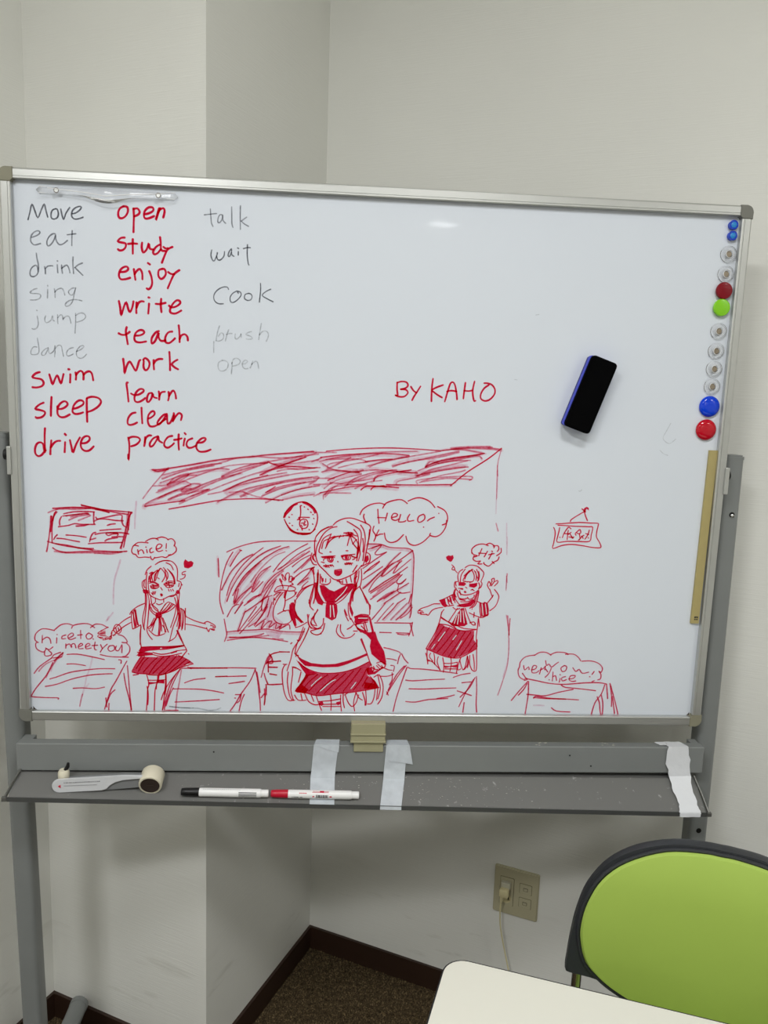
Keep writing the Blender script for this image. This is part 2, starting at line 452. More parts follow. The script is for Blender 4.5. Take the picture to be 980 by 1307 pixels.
def corner(sx, sz, m, lab):
    bm = bmesh.new(); R = 0.011
    pts = [(CL, 0), (CL, FW + .0005), (FW + .0005, CL), (0, CL)]
    arc = [(R - R * math.cos(a), R - R * math.sin(a)) for a in [math.radians(x) for x in (0, 18, 36, 54, 72, 90)]]
    pts = [(CL, FW + .0005), (FW + .0015, FW + .0015), (FW + .0005, CL)] + [(-.0006, CL)] + [(p[0] - .0006, p[1] - .0006) for p in arc] + [(CL, -.0006)]
    P = [((x if sx > 0 else BW - x), -0.0012, (ZB + z if sz > 0 else ZB + BHt - z)) for x, z in pts]
    prism(P, (0, 0.0275, 0), bm)
    bmesh.ops.bevel(bm, geom=[e for e in bm.edges if all(abs(v.co.y + 0.0012) < 1e-6 for v in e.verts)], offset=0.0008, segments=2, affect='EDGES')
    wobj('frame_corner', bm, m, label=lab)
corner(1, -1, M['capo'], 'olive-grey plastic corner cap')
corner(-1, -1, M['capg'], 'grey plastic corner cap')
corner(1, 1, M['capg'], 'grey plastic corner cap')
corner(-1, 1, M['capo'], 'olive-grey plastic corner cap')

# posts
def post(xt, xb, ztop, zbot):
    bm = bmesh.new(); rings = []
    for x, z in ((xb, zbot), (xt, ztop)):
        rings.append([bm.verts.new((x + a, 0.0495 + b, z)) for a, b in rrect(-0.0175, 0.0175, -0.0195, 0.0195, 0.009, 5)])
    n = len(rings[0])
    for k in range(n): bm.faces.new((rings[0][k], rings[0][(k + 1) % n], rings[1][(k + 1) % n], rings[1][k]))
    bm.faces.new(rings[0][::-1]); bm.faces.new(rings[1])
    p = wobj('post', bm, M['steel'], smooth=True)
    cap = bmesh.new()
    prism([(xt + a, 0.0495 + b, ztop) for a, b in rrect(-0.0182, 0.0182, -0.0202, 0.0202, 0.009, 5)], (0, 0, 0.005), cap)
    prism([(xt + a, 0.0495 + b, ztop + .005) for a, b in rrect(-0.016, 0.016, -0.018, 0.018, 0.008, 5)], (0, 0, 0.0025), cap)
    wobj('post_cap', cap, M['steel'], p)
    return p
LX0, LX1, RX0, RX1 = -0.0340, -0.0100, 1.2305, 1.2385
pl = post(LX0, LX1, 1.357, 0.085)
pr_ = post(RX0, RX1, 1.357, 0.085)
# screw holes on the right post
for (x, z) in ((1.2335, 1.259), (1.2335, 0.652)):
    wobj('screw_hole', lathe([(0.0, 0), (0.005, 0.0004), (0.005, 0.001), (0, 0.001)], 14, c=(x, 0.0303, z)), M['black'], pr_)
wobj('screw', lathe([(0.0, 0.002), (0.003, 0.001), (0.0035, 0.0)], 12, c=(1.2345, 0.029, 1.2575)), M['chrome'], pr_)
# aluminium pivot plates on the frame sides, with a dark knob behind each
for s, x in ((-1, 0.0), (1, BW)):
    bm = bmesh.new()
    box(x - .0035 if s < 0 else x - .003, x + .003 if s < 0 else x + .0045, -0.0035, 0.006, 1.299, 1.345, 0.001, 2, bm)
    box(x - .0045 if s < 0 else x + .0015, x - .0015 if s < 0 else x + .0045, 0.0, 0.030, 1.301, 1.343, 0.001, 2, bm)
    pv = wobj('pivot_plate', bm, M['alu'])
    wobj('pivot_knob', lathe([(0, 0), (0.004, 0), (0.009, 0.001), (0.009, 0.009), (0.006, 0.011), (0, 0.011)], 18, axis='x',
         c=(x - .0165 if s < 0 else x + .0055, 0.020, 1.330)), M['black'], pv)
    wobj('pivot_bolt', ringtube([(x + s * .004, 0.015, 1.3165), (x + s * .0085, 0.015, 1.3165)], 0.003, 10), M['chrome'], pv)

# crossbar: folded sheet box in front of and between the posts, hollowed round the posts
bm = bmesh.new()
XB0, XB1 = -0.004, 1.207
box(XB0, XB1, -0.010, 0.0095, 0.789, 0.8385, 0.0016, 3, bm)
box(XB0, 0.016, 0.009, 0.0302, 0.789, 0.8365, 0.0012, 2, bm)
box(1.192, XB1, 0.009, 0.0302, 0.789, 0.8365, 0.0012, 2, bm)
cb = wobj('crossbar', bm, M['steel_b'])
for x, z in ((0.62, .8388), (0.91, .8388), (1.03, .8388)):
    bm = bmesh.new(); rnd = random.Random(int(x * 100))
    for k in range(7):
        c = Vector((x + rnd.uniform(-.012, .012), 0.000 + rnd.uniform(-.006, .006), z))
        prism([c + Vector((rnd.uniform(.001, .003) * math.cos(a), rnd.uniform(.001, .002) * math.sin(a), 0)) for a in (0, 1.2, 2.5, 3.6, 5)], (0, 0, .0003), bm)
    wobj('glue_residue', bm, M['dust'], cb, label='pale dried residue')
for x, z in ((1.00, 0.802), (0.96, .822), (.33, .825)):
    wobj('paint_chip', lathe([(0, .0), (0.0016, .0002), (0.0014, .0006), (0, .0006)], 7, c=(x, -0.010, z)), M['black'], cb)

# pen tray: sloping sheet that sags to the right, with a front lip
def ty(x, t):                                     # tray surface: t=0 back, 1 front
    zb_ = 0.786 - 0.0065 * x; zf = 0.7665 - 0.0225 * x
    return Vector((x, -0.010 - 0.052 * t, zb_ + (zf - zb_) * t))
bm = bmesh.new()
X0, X1 = 0.001, 1.194
for i in range(24):
    xa, xb = X0 + (X1 - X0) * i / 24, X0 + (X1 - X0) * (i + 1) / 24
    top = [ty(xa, 0), ty(xb, 0), ty(xb, .96), ty(xa, .96)]
    bm.faces.new([bm.verts.new(p) for p in top])
    bm.faces.new([bm.verts.new(p + Vector((0, 0, -.0012))) for p in top[::-1]])
    rear = [ty(xa, 0), ty(xb, 0), ty(xb, 0) + Vector((0, .018, .0)), ty(xa, 0) + Vector((0, .018, .0))]
    bm.faces.new([bm.verts.new(p) for p in rear])
    up = [rear[3], rear[2], Vector((xb, .008, .790)), Vector((xa, .008, .790))]
    bm.faces.new([bm.verts.new(p) for p in up])
def strip(pa, pb):
    pass
bmesh.ops.remove_doubles(bm, verts=bm.verts, dist=1e-5)
tray = wobj('pen_tray', bm, M['tray'], keep=True)
bm = bmesh.new()
for i in range(24):
    xa, xb = X0 - .002 + (X1 - X0 + .004) * i / 24, X0 - .002 + (X1 - X0 + .004) * (i + 1) / 24
    P, Q = ty(xa, 1), ty(xb, 1)
    sec = [(-.0006, -.0055), (-.0006, .0022), (.0008, .0022), (.0022, -.001), (.0016, -.0055)]
    A = [bm.verts.new(P + Vector((0, a, b))) for a, b in sec]; B = [bm.verts.new(Q + Vector((0, a, b))) for a, b in sec]
    for k in range(5): bm.faces.new((A[k], A[(k + 1) % 5], B[(k + 1) % 5], B[k]))
    if i == 0: bm.faces.new(A)
    if i == 23: bm.faces.new(B[::-1])
bmesh.ops.remove_doubles(bm, verts=bm.verts, dist=1e-5)
wobj('tray_lip', bm, M['lip'], tray)
for x, s in ((X0, -1), (X1, 1)):
    bm = bmesh.new()
    a = ty(x, 0) + Vector((-s * .002, -.001, .006)); b = ty(x, 1) + Vector((s * .006, 0.001, 0.001))
    ringtube([a, (a + b) / 2 + Vector((s * .0006, 0, .0008)), b], 0.0016, 8, bm)
    d = ty(x, 0); e = ty(x, 1)
    prism([d + Vector((0, 0, -.001)), e + Vector((s * .005, 0, -.004)), e + Vector((s * .005, 0, .001)), a], (s * .0012, 0, 0), bm)
    box(b.x - .004, b.x + .004, b.y - .003, b.y + .003, b.z - .006, b.z + .0015, .0008, 2, bm)
    wobj('tray_end', bm, M['alu_dark'], tray)
bm = bmesh.new(); rnd = random.Random(5)
for cx_, n_ in ((0.55, 26), (0.70, 44), (0.76, 34), (0.86, 22), (0.31, 16), (.47, 26)):
    for k in range(n_):
        x = cx_ + rnd.gauss(0, .03); t_ = min(.92, max(.06, rnd.gauss(.45, .25))); r = rnd.choice((.0005, .0007, .0009, .0016))
        p = ty(x, t_) + Vector((0, 0, .0002))
        f = bm.faces.new([bm.verts.new(p + Vector((r * math.cos(a) * rnd.uniform(.6, 1.3), r * math.sin(a), 0))) for a in (0, 1.26, 2.5, 3.77, 5)])
wobj('tray_specks', bm, M['dust'], tray, kind='stuff', label='pale specks and dried residue', keep=True)

# feet on castors
for x in (LX1 + .0, RX1):
    bm = bmesh.new()
    ringtube([(x, -0.300, .083), (x, -.298, .085), (x, .268, .085)], [.014, .0185, .0185], 20, bm)
    f = wobj('foot', bm, M['steel'], smooth=True)
    wobj('end_cap', ringtube([(x, .268, .085), (x, .280, .085), (x, .286, .085)], [.0195, .0195, .014], 20), M['steel'], f, smooth=True)
    for y in (-.26, .235):
        bm = bmesh.new()
        box(x - .014, x - .011, y - .012, y + .012, .022, .066, .001, 1, bm); box(x + .011, x + .014, y - .012, y + .012, .022, .066, .001, 1, bm)
        box(x - .014, x + .014, y - .012, y + .012, .060, .0675, .001, 1, bm)
        c_ = wobj('castor', bm, M['black'], f)
        wobj('castor_wheel', lathe([(0, -.009), (.018, -.009), (.0225, -.006), (.0225, .006), (.018, .009), (0, .009)], 20, axis='x', c=(x, y, .0232)), M['shell'], c_)

# beige catch under the middle of the board
bm = bmesh.new()
box(0.5675, 0.6275, -0.014, 0.012, 0.846, 0.8805, 0.0012, 2, bm)
box(0.5665, 0.6285, -0.0165, 0.010, 0.8595, 0.8625, 0.001, 2, bm)
box(0.5665, 0.6285, -0.0185, 0.004, 0.8465, 0.8505, 0.0012, 2, bm)
box(0.5725, 0.6245, -0.0135, -0.008, 0.828, 0.8475, 0.0012, 2, bm)
wobj('catch', bm, M['catch'], label='beige plastic catch')

# ------------------------------------------------------------------ everything written and drawn on the board
INK = """#handwritten_word|word move in dark grey ink|k1|1.9
153,3300 14,49 13,45 17,-40 16,-40 21,44 21,40 9,-37 10,-40
324,3373 -19,-8 -10,-23 2,-25 17,-6 19,11 7,22 -6,26 -10,3
355,3373 6,-31 10,-31 14,36 25,38
425,3348 24,8 24,19 8,15 -11,5 -27,-11 -19,-22 -2,-31 19,-14 28,5 22,9
#handwritten_word|word eat in grey ink|k2|1.7
170,3194 27,10 21,13 5,13 -14,6 -25,-12 -17,-26 -1,-30 16,-17 20,1 23,8
319,3215 -4,8 -18,-3 -21,-20 -12,-28 4,-23 17,5 21,27 13,34 1,-27 15,-26 19,-3 21,13 16,14
422,3247 -3,-41 -2,-50
390,3220 28,5 26,4
#handwritten_word|word drink in grey ink|k2|1.7
197,3100 3,-33 7,-33 0,-41 -11,-25 -21,-12 -19,6 0,28 14,24 21,12 11,-13 2,-27
245,3020 4,-19 0,-24
249,3008 15,15 19,4 13,0
324,3035 1,-23 1,-26
324,3059 4,-2
351,3035 0,-22 4,-29
351,3013 15,14 18,8 12,-20 5,-25
423,3087 -2,-44 3,-58
481,3053 -26,-12 -22,-18
433,3023 22,-21 27,-25
#handwritten_word|faded word sing in light grey ink|k3|1.5
194,2884 -21,-7 -23,-20 15,-5 35,0 16,-9 -7,-19 -25,-11 -34,-2
260,2881 -1,-24 -2,-30
260,2906 2,-4
302,2887 3,-28 0,-26
304,2865 16,18 27,9 12,-17 7,-25
426,2898 -17,-5 -20,-20 8,-17 17,-2 14,24 7,23 -12,-50 -7,-29 -16,-28 -22,-13 -12,7 10,18 24,14 35,6 37,-7
#handwritten_word|faded word jump in light grey ink|k3|1.4
187,2749 5,-2
190,2713 4,-25 1,-28 -13,-24 -18,-6 -9,4
243,2717 -7,-20 5,-21 16,1 20,17 8,26 3,-28 7,-5
317,2727 -1,-27 2,-29
318,2707 16,19 13,-4 4,-26
351,2701 19,18 18,-1 8,-22 3,-19
430,2740 -1,-56 -6,-69
430,2726 24,15 26,1 13,-21 -19,-22 -37,-14
#handwritten_word|faded word dance in light grey ink|k3|1.3
186,2576 6,-42 2,-42 -14,-19 -35,-1 0,25 16,22 21,0
253,2519 -21,-12 -19,-19 -3,-17 18,-1 16,24 9,23 2,-23 7,-14 24,18 10,33
294,2531 1,-35 -4,-35
294,2510 20,24 20,-2 7,-35 6,-31
411,2524 -26,-8 -17,-22 1,-21 15,-2 25,13
430,2501 26,12 21,18 -7,9 -21,-10 -19,-29 1,-29 16,-13 22,3 24,24
#handwritten_word|word swim in red ink|r1|2.8
195,2361 -26,-9 -23,-24 22,-7 35,-6 14,-21 -11,-21 -33,-11 -28,1
254,2349 9,-32 10,-31 15,32 16,27 11,-26 11,-26 9,26 9,35
387,2354 -1,-26 -2,-27
375,2386 8,-1
420,2367 3,-23 -2,-23
423,2351 15,19 18,8 14,-18 -1,-37
470,2353 18,18 21,6 15,-15 7,-41
#handwritten_word|word sleep in red ink|r1|2.8
213,2166 -29,-14 -26,-27 25,-6 32,-9 4,-16 -20,-21 -32,-7 -8,6
264,2205 -5,-61 -3,-62
299,2146 2,-16 31,2 31,23 -4,19 -18,5 -26,-18 -15,-31 0,-35 17,-18 28,1 32,18
398,2133 27,7 36,21 5,19 -18,10 -25,-11 -22,-30 -6,-36 19,-13 28,4 20,8
487,2203 -1,-73 1,-79
488,2204 32,11 42,-7 16,-24 -17,-29 -36,-26 -33,-13
#handwritten_word|word drive in red ink|r1|2.8
216,2001 -4,-54 0,-73 4,-19
212,1855 -20,-27 -22,-11 -19,14 -3,33 13,33 21,11 18,-10 6,-32 5,-22
254,1923 -6,-48 -3,-44
248,1875 21,30 22,15 20,2
342,1914 -2,-29 -3,-37
341,1969 8,-9
373,1929 10,-50 8,-31 21,54 26,46
450,1910 27,4 22,20 -2,20 -19,4 -22,-14 -14,-34 5,-33 22,-16 29,5 27,26
#handwritten_word|word open in red ink at the head of the second column|r1|2.8
743,3409 -23,-14 -12,-26 4,-28 19,-5 23,15 14,27 -3,26 -22,5
803,3399 2,-46 -2,-47 -2,-51
804,3395 22,5 15,-18 -8,-18 -25,-13
867,3366 31,8 27,17 -2,18 -24,1 -24,-20 -8,-27 7,-21 24,2 33,15
961,3407 -9,-33 -11,-40 17,47 11,27
954,3381 14,18 21,10 7,-20 -9,-37
#handwritten_word|word study in red ink|r1|2.8
746,3220 -24,-4 -20,-21 23,-6 25,-5 1,-21 -16,-18 -20,-5 -13,7
796,3213 -1,-44 0,-45
766,3182 30,4 27,0
854,3194 -3,-29 9,-31 22,20 13,38 4,-25 8,-10 15,-1
966,3233 4,-35 0,-41
963,3187 -25,-18 -16,-28 8,-15 21,9 19,22 10,-7 19,0
987,3174 14,-9 14,2
1044,3177 -26,-14 -17,-25 -25,-62
#handwritten_word|word enjoy in red ink|r1|2.8
713,3007 34,5 18,15 -7,15 -21,-3 -22,-20 -9,-32 11,-23 29,1 31,10
800,3030 4,-32 5,-34
805,2998 15,23 18,10 14,-24 1,-38
896,3022 13,-33 5,-41 -10,-29 -14,-10 -11,5
888,3071 14,-9
979,3039 -23,-11 -2,-34 17,-18 21,15 9,23 -8,23 -14,2
1015,3021 18,-11 19,0
1087,3036 -31,-23 -21,-39 -23,-54
#handwritten_word|word write in red ink|r1|2.8
703,2828 8,-42 5,-47 16,48 17,36 12,-42 11,-19 14,27 9,41
814,2824 -2,-34 0,-33
814,2790 11,29 18,13 17,-1
893,2820 -3,-34 -3,-29
889,2858 8,-1
970,2853 -3,-42 4,-42
934,2820 29,0 35,9
1019,2813 14,-11 29,6 27,20 -3,17 -20,1 -25,-25 -16,-36 7,-18 30,-2 35,20
#handwritten_word|word teach in red ink|r1|2.8
750,2667 -6,-27 5,-42 6,-39
698,2626 21,-9 26,3 24,18
800,2615 33,3 26,15 -5,16 -22,2 -25,-18 -10,-30 7,-24 28,-6 40,8
954,2650 -22,-11 -24,-35 -2,-30 7,-4 19,21 20,50 -1,-28 10,-21 15,-4 20,5
1039,2650 -25,-6 -19,-29 0,-32 22,-7 22,15 17,17
1080,2691 4,-45 1,-61
1085,2604 11,23 22,9 17,-16 3,-23
#handwritten_word|word work in red ink|r1|2.8
724,2466 5,-46 2,-49 15,49 19,29 19,-27 19,-31 13,32 9,30 9,9
852,2464 13,11 19,-14 8,-21 -8,-29 -18,-14 -13,20 2,36 -3,11
918,2465 0,-31 2,-29
919,2441 13,20 20,11 23,1
1019,2520 3,-54 1,-63
1071,2472 -22,-13 -14,-18 17,-18 23,-12
#handwritten_word|word learn in red ink|r1|2.7
752,2314 -9,-6 5,-46 6,-70
771,2244 21,-9 29,5 29,19 0,14 -22,2 -24,-22 -11,-32 4,-26 23,-4 29,16 12,12
906,2253 -21,-5 -11,-25 -1,-26 12,-2 16,22 9,34 5,-23 21,-7
949,2265 4,-24 -2,-31
952,2233 14,25 23,6
1012,2264 3,-29 -6,-27
1014,2235 16,27 14,11 12,-22 4,-29
#handwritten_word|word clean in red ink|r1|2.7
799,2122 -26,-8 -22,-29 -5,-33 14,-12 26,6 22,12
837,2155 1,-49 3,-53
879,2085 19,8 22,20 -3,20 -17,-2 -19,-24 -5,-36 11,-32 25,-4 29,13 51,38
1001,2120 -23,-8 -29,-32 -11,-22 10,-10 30,33 22,38 2,-37 4,-25 19,11 18,45
1045,2127 1,-29 -10,-29 22,37 21,22 18,-14 -6,-32
#handwritten_word|word practice in red ink|r1|2.7
749,1957 6,-44 -2,-59 -5,-45 -1,37
752,1952 22,11 36,-2 15,-18 -23,-29 -35,-14
858,1964 -2,-34 -5,-26
854,1930 11,30 17,15 16,0
942,1972 -31,-15 -23,-33 4,-22 19,10 22,36 10,22 4,-26 22,-14
1035,1977 -29,-9 -22,-31 -1,-28 22,-11 27,17 13,14
1076,1989 -2,-52 3,-50
1045,1951 26,4 24,8
1116,1962 -6,-24 -3,-23
1114,1999 8,-9
1165,1965 -28,-14 -11,-27 11,-20 22,-1 33,17
1198,1937 34,4 20,20 -9,10 -22,-8 -26,-29 -4,-30 15,-22 26,-4 29,6 24,11
#handwritten_word|word talk in grey ink|k2|1.5
1281,3419 4,-50 3,-34 10,-22
1243,3381 39,6 38,6
1359,3385 -17,2 -12,-22 -1,-25 14,1 12,21 4,23 2,-32 17,-17
1415,3438 1,-56 1,-47 7,-22
1470,3447 -1,-76 2,-68
1510,3380 -35,-26
1475,3354 20,-16 27,-13
#handwritten_word|word wait in grey ink|k1|1.6
1291,3169 -6,-32 11,-31 12,-1 15,34 3,15
1322,3132 7,-21 17,0 21,23 4,29
1415,3167 0,16 -15,-20 -6,-25 10,-3 11,28 2,-17 14,-10
1458,3167 0,-22
1453,3189 8,-3
1516,3212 -1,-58 6,-55 6,-12
1490,3186 26,8 18,0
#handwritten_word|word cook in grey ink|k1|1.5
1398,2929 -9,14 -28,-1 -36,-21 -21,-33 4,-32 24,-18 33,0
1455,2914 6,-6
1451,2922 -26,-15 -17,-26 4,-28 21,-2 28,22 17,25 -6,18 -18,5
1525,2910 -21,-8 -4,-24 18,-12 22,5 8,20 -8,16 -15,3
1601,2976 1,-48 -7,-70
1667,2942 -31,-16 -23,-25 35,-21 36,-16
#handwritten_word|smudged word brush in faint grey ink|k4|1.5
1341,2698 -14,-42 -8,-50
1333,2631 18,23 16,-11 -5,-28 -25,-14 -20,2
1400,2677 -12,-33 -10,-41
1383,2644 22,8 16,1
1442,2651 -1,-27 14,-4 19,20 4,15 2,-26
1546,2670 -19,-6 -17,-14 32,-11 10,-14 -24,-5 -15,3
1609,2724 -7,-43 -9,-60
1598,2652 23,23 26,-2 9,-25 -14,-37
1304,2598 -1,-35 1,-36
#handwritten_word|faint grey word open below the smudged word|k4|1.5
1359,2479 -23,-15 -4,-29 12,-23 26,0 21,18 6,29 -13,16 -25,4
1422,2467 0,-29 -4,-43
1420,2459 11,30 25,6 19,-16 -11,-22 -37,-13
1487,2462 20,1 16,15 -16,8 -16,-17 0,-26 16,-13 19,3
1555,2482 -6,-25 -10,-20
1549,2460 23,20 16,-7 7,-36
#signature|red signature line in small capitals|r1|2.3
2508,2379 1,-47 5,-40 -15,2
2508,2376 28,9 33,-3 12,-20 -14,-18 -35,-10
2532,2334 36,-2 14,-20 -20,-23 -30,-5 -32,9
2600,2354 19,-26 20,-13
2665,2358 -22,-38 -20,-33 -11,-23
2746,2411 -5,-64 1,-86
2816,2372 -39,-15 -34,-19
2743,2332 36,-25 34,-18
2832,2263 14,58 17,60 17,12 15,-18 13,-52 6,-44
2843,2330 32,7 34,-5
2965,2393 -5,-53 -4,-53
2958,2340 31,-2 23,5
3026,2403 -10,-61 8,-52 7,-17 8,3
3124,2383 -31,-23 -20,-38 1,-31 28,-14 33,10 29,34 2,34 -21,29 -31,10 -23,0
#stray_mark|faint grey stray pen mark|k4|1.0
4394,2170 -26,-55 -19,-51 47,-34 42,33
#stray_mark|faint grey stray pen mark|k4|1.0
4334,1984 28,-24 31,-10
#stray_mark|faint grey stray pen mark|k4|1.0
3810,1696 -12,-12 -11,4
#stray_mark|faint grey stray pen mark|k4|1.0
3412,2851 21,4
#stray_mark|faint grey stray pen mark|k4|1.0
3296,2426 18,-3
#drawn_notice_board|drawn notice board with sketched sheets in red ink|r2|2.2
219,1443 73,29 102,7 80,0 18,1|r3
250,1473 86,8 66,3 87,-4 80,-13 47,-13|r2
270,1467 66,5 65,-1 91,9|r3
435,1502 61,-14 73,-15 102,-7 95,-6|r2
438,1497 87,-14 73,-16 73,-14 66,-7|r2
616,1454 -47,12 -44,8|r3
236,1421 -3,-45 -11,-84 -13,-76 -8,-37
242,1421 -3,-53 -9,-53|r2
277,1449 -21,-27 -11,-46 -5,-61 -1,-76
270,1452 -11,-15 -11,-46|r1
209,1248 55,-14 72,-15 88,-10 84,-2
264,1234 73,-8 58,-13 109,-18|r2
242,1206 28,-18 58,-11 95,6 96,3 140,2 69,5
252,1182 76,-8 88,1 95,2 111,-5 74,17|r3
406,1207 55,-1 73,-12 132,-6|r3
515,1174 77,5 104,10|r3
744,1464 -4,-45 -12,-61 -16,-69 -27,-77|r2
734,1441 -4,-53 -6,-38 -21,-77 -11,-64|r3
758,1460 -10,-41 -7,-61 -22,-77 -12,-61|r2
740,1341 -4,47 12,46 18,23
305,1419 -13,-27 0,-30
314,1423 86,13 66,9 15,-4
320,1438 59,14 73,5 68,-1
516,1455 -2,-42 2,-39
283,1350 64,10 44,14 44,-5 88,3
398,1357 52,4 29,10
353,1397 54,24 59,12 22,5|r3
364,1418 58,15 59,9|r3
414,1395 37,16 44,20|r3
335,1424 43,8 44,7|r3
528,1421 5,-9
516,1393 37,18 59,15 59,14 29,-4 -2,-33 8,-31 18,-13
538,1409 59,0 58,-7 52,-1
602,1367 24,8 29,4
553,1331 57,7 81,7
484,1253 8,30 15,27 19,8
521,1304 45,10 58,5 74,0 44,-7
593,1309 16,-11 30,12 33,2 -4,-11
595,1315 37,2 37,-2
631,1288 37,4 37,0
585,1260 24,14 59,11
491,1267 34,11
476,1239 74,8 73,3 74,3
331,1295 66,-3 65,-9
271,1271 45,-2 58,-11 44,-7
250,1263 12,20 12,12
#speech_bubble|drawn cloud bubble reading nice to meet you|r2|1.8
120,549 -16,19 8,40 38,33 42,1 43,-10
235,634 43,38 43,10 34,-9
351,650 12,20 51,13 43,1 25,-10 22,-18
477,656 31,25 43,-1 33,-17 11,-2
127,547 -17,-6 2,-36 25,-20 25,-5 19,24 15,-16 17,-18 -7,-13 -28,-7 -13,10 2,22
661,610 34,-11 23,-30 -2,-15 -31,1
716,550 21,-27 -3,-36 -24,-28 -21,-4
538,466 51,-11 52,-4 86,-1
173,508 23,-11 27,19
155,596 -3,-52
154,564 28,20 22,-11 6,-32
252,605 2,-2
250,581 -3,-38
312,602 -24,-9 -4,-18 25,2
327,579 34,20 -8,18 -26,-18 0,-20 16,-9 33,13
410,636 0,-59
390,602 31,4
464,619 -18,-18 7,-24 22,2 14,22 -25,18
491,578 3,-3
310,539 -2,-31
310,526 24,13 13,-27 2,24 19,4 8,-29
392,518 29,15 -10,11 -18,-17 3,-21 28,2
441,517 30,17 -13,11 -17,-17 3,-22 35,6
505,555 -6,-35 5,-20 10,0
484,529 38,4
541,537 11,-25
586,541 -30,-29 -18,-28
601,529 -11,-22 17,-17 26,14 -3,27 -29,-2
647,529 -7,-25 19,-9 17,27 9,17 -2,-57
#drawn_desk|drawn school desk under the nice to meet you bubble|r2|1.9
92,326 41,52 79,59
123,341 53,56 96,45 16,33|r3
170,296 22,46 45,74 49,55|r3
204,342 15,46 25,28|r4
212,437 17,24 44,17
222,437 58,10
66,162 36,59 72,93 45,92|r2
228,416 35,37 27,24
58,160 42,-5 86,-3 62,-1 -2,-9
315,464 68,3 86,-15 96,-21
313,395 52,2 71,-11
195,287 47,15 87,33 103,19 104,11 98,1
163,233 77,16 105,40 121,29 103,10 47,1
350,221 62,4 86,-5 63,12
716,422 -25,-46 -53,-102 -36,-65 -43,-137
633,214 -32,-33 -27,-66
569,154 6,-67
590,115 -3,-48
719,389 6,-86 7,-112 10,-123
694,334 12,-87 25,-112 9,-69
661,431 17,-4 -2,-22
391,91 10,50 11,38|r3
438,231 18,26|r4
629,765 -38,-53|r4
#stray_line|faint half-erased pink vertical line|r4|1.8
795,1534 -2,-23 -6,-61 -5,-99
#stray_line|faint half-erased pink vertical line|r4|1.8
685,1133 -21,-68 -19,-63 -10,-78 -2,-98
#stray_line|faint half-erased pink vertical line|r4|1.8
600,735 -17,-31
#stray_line|faint half-erased pink line through the left desk|r4|1.6
486,447 -19,-74 -19,-55
#stray_line|faint half-erased pink line through the left desk|r4|1.6
443,318 -13,-74 -18,-65
#speech_bubble|drawn cloud bubble reading nice!|r1|1.8
805,1231 -31,3 -15,-37 11,-21 15,-3 19,-21 40,4 32,-2
770,1230 36,26 63,-2
853,1264 32,18 32,4 20,-11
921,1283 36,13 31,-6 15,-13
1000,1280 28,6 20,-24 -7,-25
1044,1238 12,-17 -5,-25 -32,-23 -16,2
1016,1178 -29,-22 -24,5 -23,-4 -32,-6
884,1162 4,-16 12,-7 11,17
799,1206 6,-31
802,1190 19,15 12,-6 7,-18
859,1208 4,-22
853,1226 3,-3
894,1220 -14,-12 4,-21 21,7
926,1213 22,7 13,20 -19,8 -16,-14 -3,-25 17,-13 25,9
990,1252 -2,-33
986,1204 5,-3
#drawn_heart|drawn filled red heart beside the left girl|r1|1.6
F 1106,1131 9,16 20,-16 20,6 16,-13 -8,-25 -28,-16 -26,6 -5,25
1118,1063 -22,-8 -1,-16 18,3 -2,-20 -17,-12 -13,-2
#drawn_schoolgirl|drawn girl with long hair and open arms, left|r1|1.6
915,1105 32,22 40,9 40,-7 29,-33 7,-41 -3,-59
888,1094 -28,-27 -13,-33
987,1120 32,-16 16,-33
931,1118 40,15 40,-1|r2
860,1051 -7,-59 1,-58 11,-42
874,1026 -8,-50 7,-67
882,984 8,50 41,35
898,990 -8,36 20,26
908,993 3,42 28,34 11,12 13,-12 15,-24 0,-25 -19,-34
931,1064 -13,-29 -10,-44
969,1086 26,-33 3,-33 -12,-25
995,1078 32,-32 15,-33 4,-34
1004,1070 30,-49 8,-42
877,993 1,33 21,29 -24,-13
947,1077 -13,-25 -13,-42 -7,-17
979,1070 7,-34 5,-29
847,1000 -19,-17 -1,-33 11,-22
842,992 -5,-34 9,-16
1063,996 21,-8 3,-25 -13,-30
1074,980 -5,-25
872,987 34,-2 32,-18
874,976 29,4 30,-16
970,969 32,23 40,-1
975,964 35,20 37,-8
882,959 4,-16 24,-5 23,9 3,13 -46,3|r1
886,954 44,1
889,946 37,-3
979,964 15,-16 32,6 13,25 -53,-1|r1
986,961 48,8
991,970 43,-13
1002,987 8,-39
898,968 7,-28
930,1015 11,-8
950,947 10,-18
948,902 5,-15 8,7 -6,10
F 948,902 7,5 8,-15 -10,-7
886,909 13,-15
897,918 -3,-21
907,919 -5,-18
916,918 -6,-19
1002,936 4,-13
1016,935 5,-12
1029,937 6,-12
867,909 22,-25 48,-21 24,0 48,25 49,11
1009,886 25,1 21,25
F 828,928 21,5 19,-8 -1,-16 -18,-12 -16,11
F 1058,933 20,-3 -1,-22 -18,-6 -9,15
1090,972 5,-4
1079,946 3,-5
852,900 3,-42 -6,-67 -10,-85 -6,-51
863,900 9,-50 -5,-76 -8,-85 -4,-51 15,-34 20,-25
846,900 -1,-76 -17,-85 -1,-50 12,-43
881,892 4,-33 3,-26
1076,913 -6,-68 6,-84 -8,-94 -22,-69 -47,-33
1058,896 9,-68 -10,-85 -25,-68 -25,-103
1042,878 12,-50 -13,-76 -27,-86
1064,862 -4,-68 10,-50 -14,-69
913,869 -1,-27 -24,-17
969,869 0,-26
920,834 18,-8 23,10
880,833 -3,-42 27,-33 24,-8
888,825 24,-33 24,-17
893,825 35,-33 0,-9
883,808 10,-25 27,-17
1001,847 24,-11 21,-17 -37,-34 -41,-18 -24,-9
985,835 -25,-34 -16,-26
1009,836 -33,-43 -32,-26
